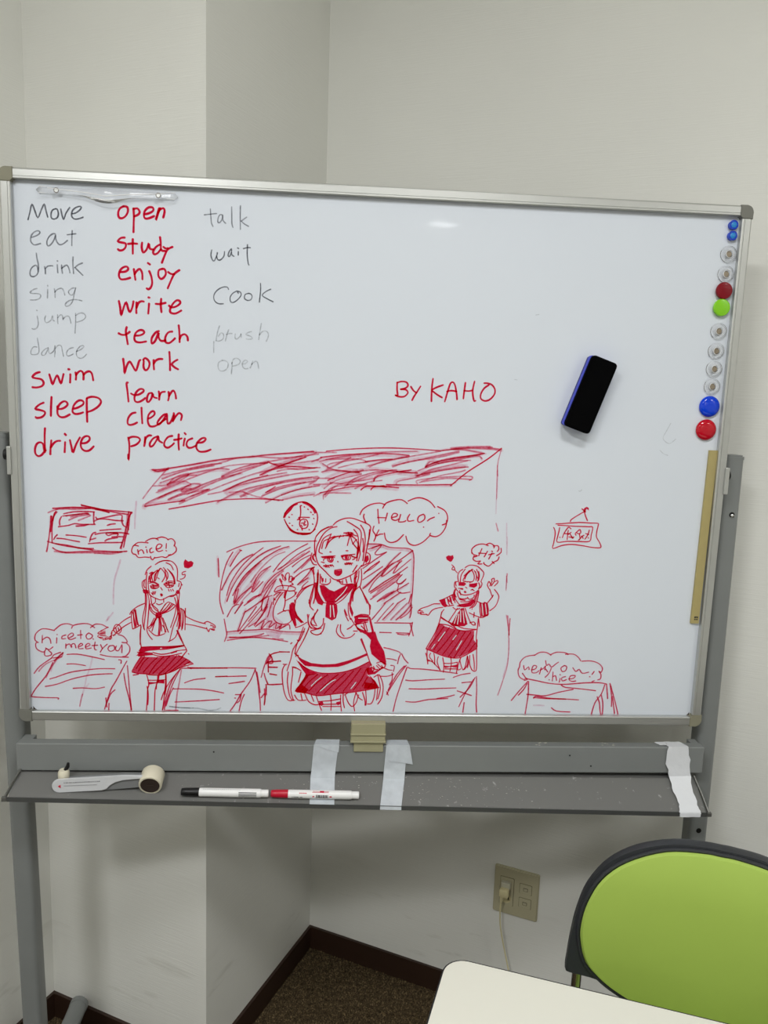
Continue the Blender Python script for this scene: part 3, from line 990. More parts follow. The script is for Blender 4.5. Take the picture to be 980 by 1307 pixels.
1022,832 -29,-39 -41,-28
1033,828 -32,-35 -41,-31
996,844 -19,-17 -25,-43
F 916,771 28,4 16,-25 -24,-22 -25,13
928,741 -41,-68 -17,-18 -8,9 30,26 28,51
905,732 -18,-34 -8,-17
916,727 -13,-37 -15,-52
936,741 1,-68 -6,-59
940,733 6,-59 -8,-60
944,741 7,-50 2,-51
952,742 16,-51 9,-60
963,733 21,-59 15,-42
959,682 16,-25 8,-24
976,700 15,-51
867,647 35,-34 32,-6 41,16
840,833 -48,-23 -41,-35 -10,-20
756,780 -5,-42 6,-76 8,-8 49,28
775,786 4,-47 4,-68
767,781 -1,-60 8,-59
780,789 9,-67 9,-42
759,772 12,-51 6,-50
771,789 13,-50 8,-58
744,738 -42,-26 -49,-43 -33,-35
750,699 -49,-30 -49,-43 -24,-26
620,626 -8,-26 -9,-26
629,651 16,29 24,-3 13,-25 -6,-25 -24,-9 -24,25
645,660 7,-34
661,660 8,-25
814,680 -3,-77 -4,-60
1081,803 25,-16 12,-43
1086,803 -5,-76 -8,-68
1096,795 -4,-85 -3,-60
1106,787 -4,-68 -10,-60
1115,804 -2,-77 -2,-76
1073,795 -3,-68
1081,744 0,-68
1122,744 48,-24 49,-16 32,-7
1113,693 57,-9 65,-16 21,-6
1243,704 21,9 28,-13 20,-12 5,-17 -17,0
1289,662 23,-5 -7,-5 -24,10
1276,657 -3,-16 -10,12 -5,17
1284,688 24,-9
1064,641 24,-59 16,-43
#drawn_schoolgirl_hand|drawn open hand over the bubble|r1|1.25
595,661 -37,-19 -17,-11 34,3
538,629 -14,-14 51,4
575,608 -38,0 -14,-15 34,-5
541,602 42,-4
532,588 27,-9 33,15
557,570 26,6 23,22
574,579 26,1 18,24 25,4
612,603 5,-18 -12,-11
541,620 34,5
618,631 -5,-15
#drawn_skirt|drawn red pleated skirt and legs of the left girl|r1|1.7
816,669 -8,-52 1,-59 5,-35 -14,-26
815,523 62,5 65,1 81,3 82,9
F 814,522 63,7 65,3 0,-26 -74,-8 -73,-20 9,23
942,508 65,8 97,20|r1
942,524 81,2 65,10|r1
958,517 81,10 66,14|r2
893,487 56,-13 57,9 49,18 62,8
F 782,490 62,-2 45,-3 8,-17 -53,-6 -65,-1 15,17
1056,647 24,-60 41,-76 -4,-18 -21,-27
1016,483 15,4 24,9
896,471 45,-11 65,4 82,20
F2 813,456 112,-3 98,12 65,-1 49,-26 32,-27 -49,-4 -65,-44 -107,-36 -106,5 -92,11
813,456 -35,-54 -28,-52
795,460 41,2
750,343 43,-9 49,-2 41,-6 65,-1 82,29 49,27 87,27
757,321 36,7
836,455 -24,-35 -34,-52
860,447 -33,-35 -33,-61
925,453 -49,-49 -50,-61
966,457 -58,-61 -41,-62
1006,461 -57,-65 -58,-61
1055,467 -66,-79 -57,-56
1096,459 -58,-62 -65,-61
1120,442 -49,-44 -66,-53
1145,425 -41,-27
1065,467 23,-8 8,7
1134,482 3,-4
849,326 9,-35 4,-43 -8,-27 -4,-78 -6,-76
858,326 66,-3 57,13
856,286 67,1 49,4
F 863,274 47,-2 10,14 49,6 1,-29 -47,3 -57,-11
924,318 -4,-52 -14,-44 -5,-79 -3,-74
932,318 -6,-44
978,336 -1,-70 -9,-87 -14,-111
981,327 -1,-96 -9,-52
851,242 7,-64 -4,-71
915,260 -2,-38
946,144 17,52 42,79 74,97
#drawn_desk|drawn school desk beside the left girl|r2|1.9
1087,375 312,6
1079,372 -58,-123 -54,-167 28,-14 66,1
1051,337 -46,-88 -51,-176
1029,232 -25,-53 -25,-79
1087,372 -17,-105 -16,-87 -9,-111|r3
1107,270 62,23 79,11
1029,225 91,1 98,-2 83,-10 74,-15
1040,129 96,6 115,8 95,8
1319,317 81,5
1128,385 25,-12
1004,97 82,-10 83,-1|k4
#drawn_desk|legs and right side of the second drawn desk|r2|2.0
1144,380 123,0 175,4 155,-2
1319,317 88,3 124,5
1411,268 50,8 58,10
1592,373 -34,-85 -62,-94 -35,-66 -40,-61
1518,190 -21,-53 -14,-66
1496,194 -8,-47 -18,-19
1592,373 15,-65 14,-113 7,-56 3,-66
1603,354 13,-74 12,-75
1635,167 21,29
1657,233 5,-75 -5,-45
1456,188 32,0|r2
1452,163 6,-1
1003,95 87,-7 106,-3 71,-14 53,4 35,14|k4
#drawn_chair|drawn chair behind the second desk|r2|1.9
1634,317 11,47 17,56 26,56 62,25
1688,485 18,-27 6,-37 -34,-1
1668,420 29,38 -3,18
1680,411 3,-56
1689,428 79,8
1684,393 62,-1
1693,344 48,-9
1654,347 10,-39 18,-41
1664,263 116,7
1670,262 -5,-66 -8,-76
#drawn_chalkboard|drawn wide chalkboard densely hatched in red|r2|1.8
1393,1203 78,37 105,32 106,13 136,4 106,1 73,4
1434,1204 -38,-69 -29,-95 -18,-110 -1,-79 23,-82
1331,1171 3,-56 2,-73|r6
1335,1158 3,-56 2,-73
1377,733 14,-80 4,-31 -15,-49
1393,628 95,12 107,7 77,6 92,-14 108,-4 54,3|r6
1395,641 95,12 107,7 77,6 92,-14 108,-4 54,3
1400,599 107,6 92,13 35,14|r6
1414,601 107,6 92,13 35,14
1399,581 91,15 92,8 108,-7 124,-19
1414,606 138,-1 130,15|r3
1709,601 74,-6|r3
1479,1227 -33,-43 -40,-71|r6
1489,1218 -33,-43 -40,-71
1494,1215 -15,5
1568,1191 -64,-38 -75,-80 -38,-71 -30,-64|r6
1566,1191 -64,-38 -75,-80 -38,-71 -30,-64
1637,1238 -75,-61 -75,-79 -67,-111 -26,-87|r2
1742,1244 -88,-35 -90,-64 -90,-103 -60,-103 -32,-91|r6
1755,1253 -88,-35 -90,-64 -90,-103 -60,-103 -32,-91|r2
1812,1242 -69,-23 -98,-61|r6
1812,1251 -69,-23 -98,-61|r2
1785,1213 -72,-32 -90,-88 -67,-96|r3
1645,1164 -67,-57 -68,-71 -45,-72 -30,-64|r2
1638,1159 -75,-67 -60,-64 -53,-96|r3
1623,1147 -75,-79 -60,-80 -30,-56|r3
1627,1131 -82,-88 -60,-80|r6
1615,1132 -82,-88 -60,-80|r3
1690,1111 -66,-42 -38,-63 -22,-71 15,0 60,67
1679,1092 -60,-64 -37,-80|r6
1669,1094 -60,-64 -37,-80|r3
1939,1274 -75,-43 -90,-72 -67,-88|r2
1956,1248 -91,-56 -90,-80 -38,-25|r2
1952,1222 -72,-53 -97,-70
1918,1209 -68,-49 -105,-65|r3
1956,1194 -60,-33 -60,-51|r2
1953,1171 -62,-64 -48,-45|r6
1959,1178 -62,-64 -48,-45
1957,1163 -60,-64|r3
1988,1112 -60,-21 -38,-24 -45,-40
1982,1106 -30,-48 -44,-48 -27,-29 27,21 47,31|r6
1973,1108 -30,-48 -44,-48 -27,-29 27,21 47,31
1946,1010 -32,-29 -10,-21
1458,940 -9,-39 -9,-48
1484,954 -15,-63 -15,-48 45,64 76,65|r6
1473,948 -15,-63 -15,-48 45,64 76,65
1617,1006 -53,-71 -60,-65 -53,-96|r3
1587,1046 -15,-32 -60,-80 -76,-96|r6
1594,1030 -15,-32 -60,-80 -76,-96|r3
1622,915 -57,-44 -53,-40
1612,896 -38,-9 -46,-40|r6
1618,904 -38,-9 -46,-40
1474,838 -38,-17 -38,-72
1504,854 -38,-56 -18,-24
1770,1091 -68,-48 -60,-72 -30,-72|r6
1783,1096 -68,-48 -60,-72 -30,-72|r2
1776,1081 -75,-72 -60,-80|r6
1775,1080 -75,-72 -60,-80|r3
1717,1019 -45,-53 -60,-111|r6
1731,1021 -45,-53 -60,-111|r2
1723,1005 -45,-88 -7,-16|r6
1723,1009 -45,-88 -7,-16|r3
1659,891 -76,-65 -75,-54|r6
1671,905 -76,-65 -75,-54
1702,906 -61,-33 -7,-80 38,49|r2
1641,873 -15,-48 -83,-105|r2
1522,806 -23,-64 -28,-80|r6
1520,791 -23,-64 -28,-80
1596,824 -53,-80 -68,-97
1634,809 -53,-64 -98,-114
1666,837 -60,-97 -69,-49|r6
1672,826 -60,-97 -69,-49
1679,889 -30,-95 -67,-105|r2
1702,858 -29,-104
1668,750 -31,-25 -38,-32|r6
1658,738 -31,-25 -38,-32
1637,720 -22,-57 45,49 31,9 -23,-49 54,41 -7,-48 45,33 -22,-36 46,31|r6
1650,722 -22,-57 45,49 31,9 -23,-49 54,41 -7,-48 45,33 -22,-36 46,31
1781,681 39,20 8,-32
F5 1649,873 68,33 2,-143 62,-47 -23,-41 -100,55
F5 1659,650 123,2 -30,-49 -78,15
F5 1716,953 46,17 16,-63 -46,-17
#drawn_chalkboard|right half of the drawn chalkboard|r2|1.8
2339,1269 88,0 62,-20 100,-3 47,-9 21,-39 4,-103 -1,-143 -5,-64 -3,-32|r6
2348,1281 88,0 62,-20 100,-3 47,-9 21,-39 4,-103 -1,-143 -5,-64 -3,-32
2658,1244 -72,-60 -76,-49 -59,-72
2661,1241 -53,-40 -52,-41|r3
2455,1265 -35,-8 -54,-22|r6
2441,1275 -35,-8 -54,-22
2375,1250 69,27 -45,-58 24,-12 56,21
2476,1226 -75,-54 -83,-64
2432,1162 -60,-45 -45,-46|r1
2432,1157 -52,-48 -46,-25
2455,1125 -66,-48 -68,-48|r2
2571,1224 -74,-76 -54,-88 34,9 104,97|r6
2576,1227 -74,-76 -54,-88 34,9 104,97
2538,1159 -83,-64 -74,-81 -45,-41|r6
2525,1151 -83,-64 -74,-81 -45,-41|r2
2648,1181 -67,-60 -53,-44 43,83
2627,1125 -68,-52 -76,-49|r2
2442,1087 -82,-81 -38,-33|r3
2443,1063 -45,-49 -33,-72 103,74 114,73
2575,1073 -68,-49 -129,-90|r1
2583,1066 -68,-49 -91,-66|r3
2593,1072 -32,-38 -3,-24 27,0 37,33 -29,-33 -27,-8
2627,996 -76,-49 -91,-66|r6
2639,1011 -76,-49 -91,-66
2570,994 -5,-40 30,-15 55,9
2546,1017 -76,-57 -91,-70|r2
2561,1034 -91,-58 -76,-65|r3
2573,931 -68,-49 -46,-33|r6
2587,946 -68,-49 -46,-33
2554,968 -83,-58 -31,-21|r6
2540,954 -83,-58 -31,-21
2525,945 -38,-16 -61,-50|r3
2620,902 -53,-36
2661,932 -16,-64
2483,1024 -75,-57 -38,-25|r3
#drawn_chalkboard|lower right corner and tray of the drawn chalkboard|r2|1.8
2482,864 -36,-49 -54,-69
2539,866 -45,-50 -64,-83
2577,861 -36,-49 -63,-70|r6
2567,866 -36,-49 -63,-70
2638,868 -55,-59 -55,-62|r6
2634,867 -55,-59 -55,-62|r3
2661,859 -46,-59 -55,-52|r6
2663,858 -46,-59 -55,-52
2669,852 -34,-50 -46,-30|r6
2671,839 -34,-50 -46,-30
2659,864 3,-59 -8,-45|r6
2662,868 3,-59 -8,-45
2413,723 112,2 153,0
2677,731 -7,-49 -15,-50
2662,721 25,-88
2450,655 82,-1
2566,654 88,-2
2662,646 -38,-6 -48,5
#drawn_clock|drawn round wall clock with dotted hours|r1|1.9
1773,1450 11,34 30,39 44,28 53,9 46,-21 31,-35 13,-46 -10,-61 -31,-48 -45,-13 -45,7 -46,26 -31,38 -15,30|r1
F 1768,1449 9,34 29,32 23,23 37,14 0,-11 -26,-12 -18,-29 -30,-32 -9,-20
F 1896,1563 30,-2 31,-19 23,-23 14,-30 -14,-8 -15,30 -31,25 -38,16
1784,1422 25,-45 30,-20 38,-10 76,1 34,28|r1
F 1809,1375 30,-21 38,-8 0,-13 -38,12 -26,16
F 1881,1349 79,2 -3,-11 -57,-8
1883,1532 4,-46 -7,-51
1865,1437 15,6 -5,11 71,1
1907,1444 -22,-12 -4,-30 11,-19 19,-5 20,9 6,24 -9,26 -21,5
1894,1414 14,2
1913,1429 5,-3 -9,-24 16,2
1891,1400 8,-10
1826,1472 4,-1
1807,1454 5,-2
1811,1412 5,-1
1829,1397 5,-1
1865,1370 4,-1
1896,1379 4,-13
1945,1372 3,-3
1967,1411 4,-3
1974,1450 3,-3
1968,1476 4,-1
1953,1493 5,-5
1933,1512 5,-3
1909,1527 4,-2
1887,1535 5,-1
#drawn_ceiling|drawn ceiling slab filled with loose pink hatching|r3|2.0
838,1554 64,87 106,126|r3
1003,1754 -68,-17 -42,12 55,1 201,37 202,42 217,27 87,13 306,32|r6
1008,1756 -68,-17 -42,12 55,1 201,37 202,42 217,27 87,13 306,32|r2
965,1714 113,34 177,44 101,13|r3
1573,1855 -116,-11 -126,-42 -202,-45
902,1641 100,10 101,60 89,10
851,1489 -12,10 51,35 177,82 76,28|r6
862,1500 -12,10 51,35 177,82 76,28|r3
841,1511 126,24 139,22|r6
850,1502 126,24 139,22|r2
1009,1488 119,24 203,42 102,11 153,9 180,-6|r2
968,1695 139,55 201,44|r6
965,1689 139,55 201,44|r3
946,1652 151,55 215,50 89,-2|r6
952,1663 151,55 215,50 89,-2|r3
1002,1651 51,53 88,28 -38,-39 -101,-37|r3
997,1656 157,77
926,1597 127,56 151,68 202,70 254,26
940,1596 152,68 63,-19|r6
939,1611 152,68 63,-19|r3
939,1556 113,55 102,16|r6
939,1559 113,55 102,16
1010,1552 76,36 114,47 25,24 -63,0 -64,-43 38,-1 203,83 152,43|r6
1002,1553 76,36 114,47 25,24 -63,0 -64,-43 38,-1 203,83 152,43
1007,1551 96,38 177,41 -127,-52
1077,1524 114,55 178,82 216,84 178,44|r3
1086,1541 76,39 114,50|r6
1077,1539 76,39 114,50
1128,1590 89,41 114,55 329,131|r3
1268,1594 114,29 101,54 178,57
1361,1726 101,41 203,63|r6
1356,1713 101,41 203,63
1356,1718 127,63 177,43 229,46
1369,1620 114,45 178,43 205,45 132,17|r3
1379,1607 190,82 230,51|r6
1369,1623 190,82 230,51|r3
1325,1534 153,82 178,49 204,44 92,11|r6
1331,1544 153,82 178,49 204,44 92,11|r3
1484,1582 153,69 178,49 182,36
1479,1587 107,54 178,50|r3
1633,1601 115,52 153,43 82,18|r6
1624,1591 115,52 153,43 82,18|r3
1522,1586 -51,17 -77,-7|r6
1535,1601 -51,17 -77,-7
1496,1621 90,-32 154,-24|r3
1653,1553 114,60 128,43 116,24|r6
1651,1547 114,60 128,43 116,24|r3
1663,1623 101,42 154,30
1650,1617 63,41|r2
1755,1602 100,39 101,24|r3
1766,1581 102,26 108,16|r6
1766,1571 102,26 108,16|r3
1607,1748 102,54 203,76|r6
1610,1733 102,54 203,76|r2
1623,1733 114,55 128,-9 126,17|r3
1725,1762 63,15 223,19
1660,1824 77,-23 141,-4 97,-5|r2
1558,1860 178,-8 153,18 108,16
1722,1798 127,55 132,50|r6
1724,1788 127,55 132,50
1688,1797 127,4 185,31|r6
1686,1812 127,4 185,31
1954,1833 63,28
1938,1681 38,22 23,26|r6
1944,1683 38,22 23,26|r3
1971,1600 52,27
#drawn_ceiling|right half of the pink hatched ceiling slab|r3|1.9
1964,1896 153,5|r3
2050,1907 191,22 224,13 197,-2 161,-7|r2
2006,1850 175,25 237,15 183,-8|r6
2012,1864 175,25 237,15 183,-8|r2
2015,1830 112,31 264,42 280,17|r6
2006,1836 112,31 264,42 280,17
2062,1795 15,29 167,33 180,47
2046,1778 53,30 110,59|r6
2052,1781 53,30 110,59
2887,1955 113,12 156,7|r3
2899,1947 113,12 171,-3 58,-9|r6
2887,1946 113,12 171,-3 58,-9|r3
2831,1936 141,19 198,14
3142,1963 92,-6
3234,1963 -88,-74 -137,-94 -110,-97|r1
2789,1932 141,18 172,-23|r6
2803,1930 141,18 172,-23
2343,1809 83,39 181,39 210,43
2300,1840 112,17 70,5|r6
2314,1845 112,17 70,5|r2
2323,1815 162,47 111,26|r6
2334,1817 162,47 111,26
2314,1851 -71,11 -194,-11
2726,1817 88,40 197,42 116,23|r6
2718,1820 88,40 197,42 116,23|r2
2723,1822 139,52 198,28 44,-21|r6
2723,1829 139,52 198,28 44,-21|r3
2807,1845 141,33 168,47
2811,1859 -57,10 -27,-38|r6
2807,1848 -57,10 -27,-38
2494,1825 111,40 196,34 140,38|r6
2498,1814 111,40 196,34 140,38
2497,1822 252,64 196,48
2669,1757 83,44 112,32 141,38|r3
2654,1784 69,31 140,46 164,14
2656,1774 87,25 169,34 91,8|r6
2666,1762 87,25 169,34 91,8|r3
2655,1763 148,36 184,33|r6
2661,1759 148,36 184,33
2699,1721 112,40 141,32 42,15|r3
2671,1706 -1,22 141,24 199,14 38,-10 -22,-18|r3
2685,1715 184,33 171,-4
2515,1702 16,23 99,23 112,31|r6
2527,1696 16,23 99,23 112,31
2362,1703 27,35 126,32 98,17|r6
2374,1714 27,35 126,32 98,17|r2
2374,1720 13,29 83,36
2537,1770 85,-8 56,1|r6
2527,1786 85,-8 56,1|r2
2168,1664 68,58 139,47 140,18|r6
2179,1672 68,58 139,47 140,18
2193,1681 138,66 167,47
2038,1604 86,87 168,33 70,16|r6
2050,1598 86,87 168,33 70,16
2047,1612 62,58 210,23
2030,1666 82,59 167,47|r6
2040,1654 82,59 167,47
2050,1726 43,21 111,40 56,-1|r6
2064,1711 43,21 111,40 56,-1|r2
2032,1763 85,17 168,-15|r6
2021,1766 85,17 168,-15|r3
2018,1823 79,-39 140,-10 56,15|r6
2027,1822 79,-39 140,-10 56,15
1968,1722 139,4
1969,1680 125,9|r3
2037,1583 17,40 168,5|r3
2080,1697 140,-10 107,6|r3
2007,1612 207,48 154,10 170,-9|r6
2014,1625 207,48 154,10 170,-9|r2
2289,1652 44,27 127,-2|r1
2357,1654 19,21 70,10|r1
2466,1686 212,3 227,9|r6
2460,1694 212,3 227,9|r2
2390,1678 169,16
2899,1706 34,15
2249,1660 83,45 98,16
2234,1782 140,18 169,-9 113,-3|r6
2246,1773 140,18 169,-9 113,-3
2133,1798 111,31 84,14
#drawn_corner|pink vertical line of the drawn room corner at right|r3|1.3
3234,1957 -16,-71 -5,-57 2,-85 4,-129
#drawn_corner|pink vertical line of the drawn room corner at right|r3|1.3
3212,1843 7,-71
#drawn_corner|pink vertical line of the drawn room corner at right|r3|1.3
3219,1615 3,-101|r4
#drawn_corner|pink vertical line of the drawn room corner at right|r3|1.4
3309,1354 4,-47 2,-79|r4
#drawn_corner|pink vertical line of the drawn room corner at right|r3|1.4
3326,1093 -2,-56 0,-64
#drawn_corner|pink vertical line of the drawn room corner at right|r3|1.4
3322,1077 6,-48|r3
#drawn_corner|pink vertical line of the drawn room corner at right|r3|1.4
3337,795 14,-65 13,-81
#drawn_corner|pink vertical line of the drawn room corner at right|r3|1.4
3366,770 -2,-72 -3,-66
#drawn_corner|pink vertical line of the drawn room corner at right|r3|1.4
3364,649 7,-99 -3,-74|r4
#drawn_corner|pink vertical line of the drawn room corner at right|r3|1.4
3368,476 -14,-75 -15,-59|r4
#drawn_corner|pink vertical line of the drawn room corner at right|r4|1.5
3216,1814 7,-192
#drawn_corner|pink vertical line of the drawn room corner at right|r4|1.5
3226,1447 18,-55|r3
#drawn_corner|pink vertical line of the drawn room corner at right|r4|1.5
3300,1448 13,-216
#drawn_corner|pink vertical line of the drawn room corner at right|r4|1.5
3321,1093 3,-110
#drawn_corner|pink vertical line of the drawn room corner at right|r4|1.5
3347,791 19,-142|r3
#drawn_corner|pink vertical line of the drawn room corner at right|r4|1.5
3364,771 0,-122|r3
#drawn_corner|pink vertical line of the drawn room corner at right|r4|1.5
3365,628 3,-185 -32,-146 -26,-93|r3
#speech_bubble|drawn cloud bubble reading HELLO|r1|1.9
2288,1483 18,37 52,34 60,12 39,-11
2441,1531 23,36 60,22 46,3 38,-24
2613,1585 48,21 46,2 55,-23 36,-40
2816,1552 49,-25 22,-38 -3,-47 -30,-16
2883,1458 -5,-47 -29,-48 -38,-20 -39,9 4,14
2772,1350 -44,-45 -53,-26 -39,9 -20,23 -9,31
2459,1360 11,-45 34,-20 46,14 40,43
2317,1487 -4,-21 18,-41
2386,1406 -7,-31 21,-35 -11,-38
2420,1381 -20,-44
2408,1340 18,10 23,3
2408,1523 4,-46 8,-51
2408,1466 57,0
2474,1498 -6,-28 -7,-25
2503,1468 33,9 7,15 -23,6 -15,-19 1,-20 24,-10 24,11
2565,1491 -8,-34 -4,-17 38,2 11,8
2628,1494 -15,-28 9,-20 35,7
2721,1497 -31,-16 -7,-29 16,-12 30,21 2,24 -10,12
2751,1451 16,14 31,14
2725,1408 2,-1
2826,1506 1,-2|r2
#speech_bubble|drawn small cloud bubble reading Hi|r1|1.8
3070,1231 -2,31 30,28 46,10 37,-12
3168,1296 23,10 32,-17 -2,-15
3215,1286 32,4 9,-24 -10,-17
3271,1272 2,-29 -30,-24
3261,1211 -9,-24 -30,-16 -30,-27 -32,14 -4,11
3214,1178 16,-15
3086,1215 -6,-24 24,-15 31,4 -22,-21 31,0
3069,1238 14,-15 27,-7 -23,-9
3138,1267 -20,-51
3116,1235 48,-2
3178,1249 -21,-40
3210,1237 -21,-43
3206,1251 7,-3
3187,1225 39,9
#drawn_heart|drawn filled red heart beside the right girl|r1|1.5
F 2890,1203 17,11 15,-3 17,6 6,-21 -13,-24 -12,-3 -24,15
2933,1148 17,-15 5,-21 -20,5 8,16
2955,1112 20,-20
#drawn_chairs|drawn chair behind the central girl|r2|1.8
2484,545 58,-13 58,-23 -8,-36 -8,-44
2610,503 21,-40 28,-29
2506,465 38,-3 31,-10
2536,416 26,-6 -5,-38
2480,401 38,-17 29,-4
2468,335 52,1 38,16
2548,362 2,-50 -18,-40
2515,221 12,-26
#drawn_desk|drawn school desk in front of the right girl|r2|1.9
2646,417 -58,-84 -73,-132
2633,413 -55,-70 -54,-112
2652,404 -34,-111 -34,-122 -18,-95
2660,404 21,-10 87,-3 117,-12 127,-17
2984,333 57,21 62,11
2646,309 49,-5 115,9 112,6
2672,245 103,-1 116,6 116,5
2653,150 68,-4 96,20 136,9
2875,174 77,15 46,13
3048,294 64,7
3016,233 52,-16 53,-18
3130,319 -44,-81 -52,-123
3139,333 -35,-75 -64,-72
3149,340 7,-102 2,-101 7,-62
3071,146 -6,-72
#drawn_notice_plate|drawn hanging name plate with scribbled writing|r1|1.7
3746,1472 4,13 37,27 49,31
3835,1552 14,-39 16,-32
F 3829,1552 8,17 16,9 15,-8 1,-20 -6,8 -12,6 -4,-26 -11,2
3820,1563 27,-22
3645,1453 62,5 101,9 79,-2 53,-1 3,-16 -6,-40 0,-39 22,-34 14,-28 -4,-15 -57,1 -69,11 -80,7 -68,-10 -60,-22 3,38 6,56 -3,34 -11,20
3660,1444 48,-1 85,-4 85,0 28,-5 -7,-55 -8,-43 -73,-3 -85,-1 -70,-7 0,37 7,40 3,26
3678,1360 3,-2
3697,1357 9,29 15,28 16,18 16,-11
3735,1409 -3,-28 0,-36
3712,1386 28,1 16,8
3738,1381 8,6 25,-33 -12,11
3742,1364 28,-4 8,7 -7,-13
3792,1377 -7,11 16,17 16,12 7,-23 -16,-6 -12,6
3814,1389 8,-34 -11,-12
3817,1343 15,23 16,12
3832,1372 12,-17
3883,1415 -7,-31 -15,-28 -5,-6
3859,1390 23,-6
3878,1362 4,-4
#speech_bubble|drawn cloud bubble reading wow very nice|r2|1.8
3501,319 -42,22 -14,47 9,29 5,38 36,38 66,13
3557,504 38,23 46,-1 35,-20
3670,509 45,20 65,-3 19,-13
3780,515 56,2 39,-24 18,-26
3903,465 67,3 57,-19 29,-34 -7,-30 -17,7
4032,390 17,-23 -2,-32 -20,-8
4004,321 -17,-8
3478,370 22,-29 16,-18 -22,-5
3639,465 10,-36 16,12 20,-23 27,22 21,15
3777,431 -23,-19 11,-25 24,6 6,29 -18,9
3840,416 24,-28 23,16 25,-29 46,9
3998,390 -15,-23
3966,351 5,-2
3483,427 10,-32 26,23 5,-21
3541,395 27,8 10,20 -23,5 -11,-29 5,-24 28,0 18,15
3611,413 -4,-22 -5,-25
3604,394 26,16 12,17 -5,-30
3644,404 16,-22
3684,409 -14,-37 -26,-31
3673,324 4,-1
3699,382 -1,-67
3698,344 20,10 11,-35
3754,335 -5,-29
3750,364 4,-4
3792,349 -27,-10 7,-23 28,10
3816,332 33,4 14,20 -34,-1 -9,-29 22,-13 27,4
#drawn_desk|drawn school desk below the wow bubble|r2|2.0
3500,332 72,-14 112,-22 112,-5 130,12 112,3 56,-9
3520,309 -55,-69 -54,-74
3517,294 -24,-48 -35,-41
3526,309 4,-92 -6,-77 -7,-73
3519,213 60,-5 75,-5 91,26 110,25
3571,183 18,16 84,-13 113,-5 113,-6
3569,189 105,-7 131,-2
3765,285 33,-17 94,-8 127,-14
3706,113 40,-25 97,-5
4083,291 -19,-68 -42,-68 -20,-86
4096,295 8,-52 8,-56
4120,301 28,-77 26,-77 23,-76
4125,282 16,-87 4,-68
4146,205 16,-78 10,-54
4063,213 16,-58 3,-87 -15,-6
4034,200 20,-45 9,-58 10,-37
3574,131 75,-1|r4
3568,32 25,-11
#drawn_schoolgirl|drawn smiling girl in a sailor uniform, centre: head|r1|1.8
2109,1407 24,24 45,21 53,6 54,-16 54,-21 24,-23 -6,-55 -13,-70
2104,1399 -46,-16 -44,-32 -25,-40 -4,-62 6,-62
2078,1394 -50,-27 -32,-40|r1
2134,1397 -45,-14 -45,-39 -29,-55 -17,-47 -2,-55 8,-31
2097,1345 -52,-32 -22,-55 -7,-39 24,-12
2121,1330 -53,-25 -23,-16 -11,-47
2166,1334 -45,-12 -38,-32 -24,-47
F 2090,1337 10,8 -24,-63 -11,-31 -8,-8 11,47
2159,1336 -8,-18
2182,1331 -46,-1 -30,-16|r1
2175,1336 52,-3 31,-15 24,-39 2,-39
2202,1434 54,-31 39,-30 6,-54 -10,-79
2249,1380 24,-31 10,-46 -2,-78 -6,-63
2294,1412 24,-38 11,-55 -3,-62 -9,-94
F 2278,1287 8,16 7,-70 -14,-48 -9,-8 4,63
2356,1382 -5,-78 -13,-78 -9,-63 -11,-32
F 2353,1367 10,-8 -4,-39 -9,-31 1,46
2312,1319 6,-47 -3,-47
2291,1256 6,-47 -11,-47
2181,1353 46,6 19,-7
2196,1347 46,5
2208,1267 13,58 13,31
2211,1360 16,-27 17,-47 32,-38
2197,1335 38,9 38,-10
2244,1278 18,24 9,8
2212,1348 31,-15
2090,1220 9,0
2200,1231 13,0
2033,1183 38,6 56,4|r1
2040,1179 54,7 30,-4
2048,1157 8,16 53,9
2077,1181 2,-24 23,-8 12,17 -5,16
2086,1173 5,-12 11,-1 1,14
F 2083,1178 11,0 -3,-12 -6,-1
2167,1194 33,8 39,-2|r1
2170,1186 38,13 53,9
2176,1191 5,-19 28,-7 23,11 -4,19
2198,1191 0,-15 18,0 1,16
F 2199,1195 14,0 -3,-17 -9,-1
2239,1195 26,-15 -18,-11
2240,1192 30,-7
2033,1149 20,-5
2145,1156 2,-6
2052,1125 13,-12
2064,1130 11,-18
2078,1126 10,-15
2095,1130 6,-11
2049,1121 61,6
2107,1131 11,-12
2194,1143 10,-10
2206,1148 8,-13
2217,1149 10,-15
2229,1148 12,-15
2194,1136 54,9
2127,1092 45,8
2127,1092 0,-25 24,-12 22,18 -1,25
F 2128,1088 43,5 -1,-22 -18,-14 -22,10
1968,1210 -7,-40 19,-38 23,-4
1979,1202 0,-31 16,-23
1986,1202 -15,-16 7,-23
2341,1223 25,-20 -3,-47 -23,-16 -30,-17
F 2333,1194 21,9 5,-32 -19,-25 -11,17
2003,1156 16,-31 47,-46 39,-39 31,-15 38,5 61,28 45,33 30,40
2279,1130 -29,-48
1966,1100 16,-39 6,-63 -19,-79 -14,-64|r1
1958,1092 30,20
1978,1108 8,-47
2013,1093 1,-94 -14,-80 -14,-64
F 2007,1077 8,1 -1,-111 -10,-32 1,95
2097,1032 1,-24 -23,-18 -38,4
2028,1062 1,-63
2036,1046 8,-39
2047,1034 2,-19
2067,1031 -1,-23
2159,1024 8,-22 24,-9 61,6
2182,1021 1,-19
2205,1031 8,-28
2235,1051 9,-40
2144,1017 31,-7
2273,1091 -10,-56 2,-47
2281,1083 -11,-63 10,-40 -26,-48
2293,1091 -3,-55 -17,-56
2308,1107 5,-71 -9,-55
2299,981 -37,-41 -6,-64
2304,976 19,-35 17,-39 17,-40
2263,1035 18,17
1870,901 30,48 45,28 38,13
1862,917 7,16
#drawn_schoolgirl|drawn smiling girl in a sailor uniform, centre: raised hand|r1|1.6
1777,962 -8,24 -17,31 3,8 14,-23
1765,1049 3,8 16,-24 5,-23
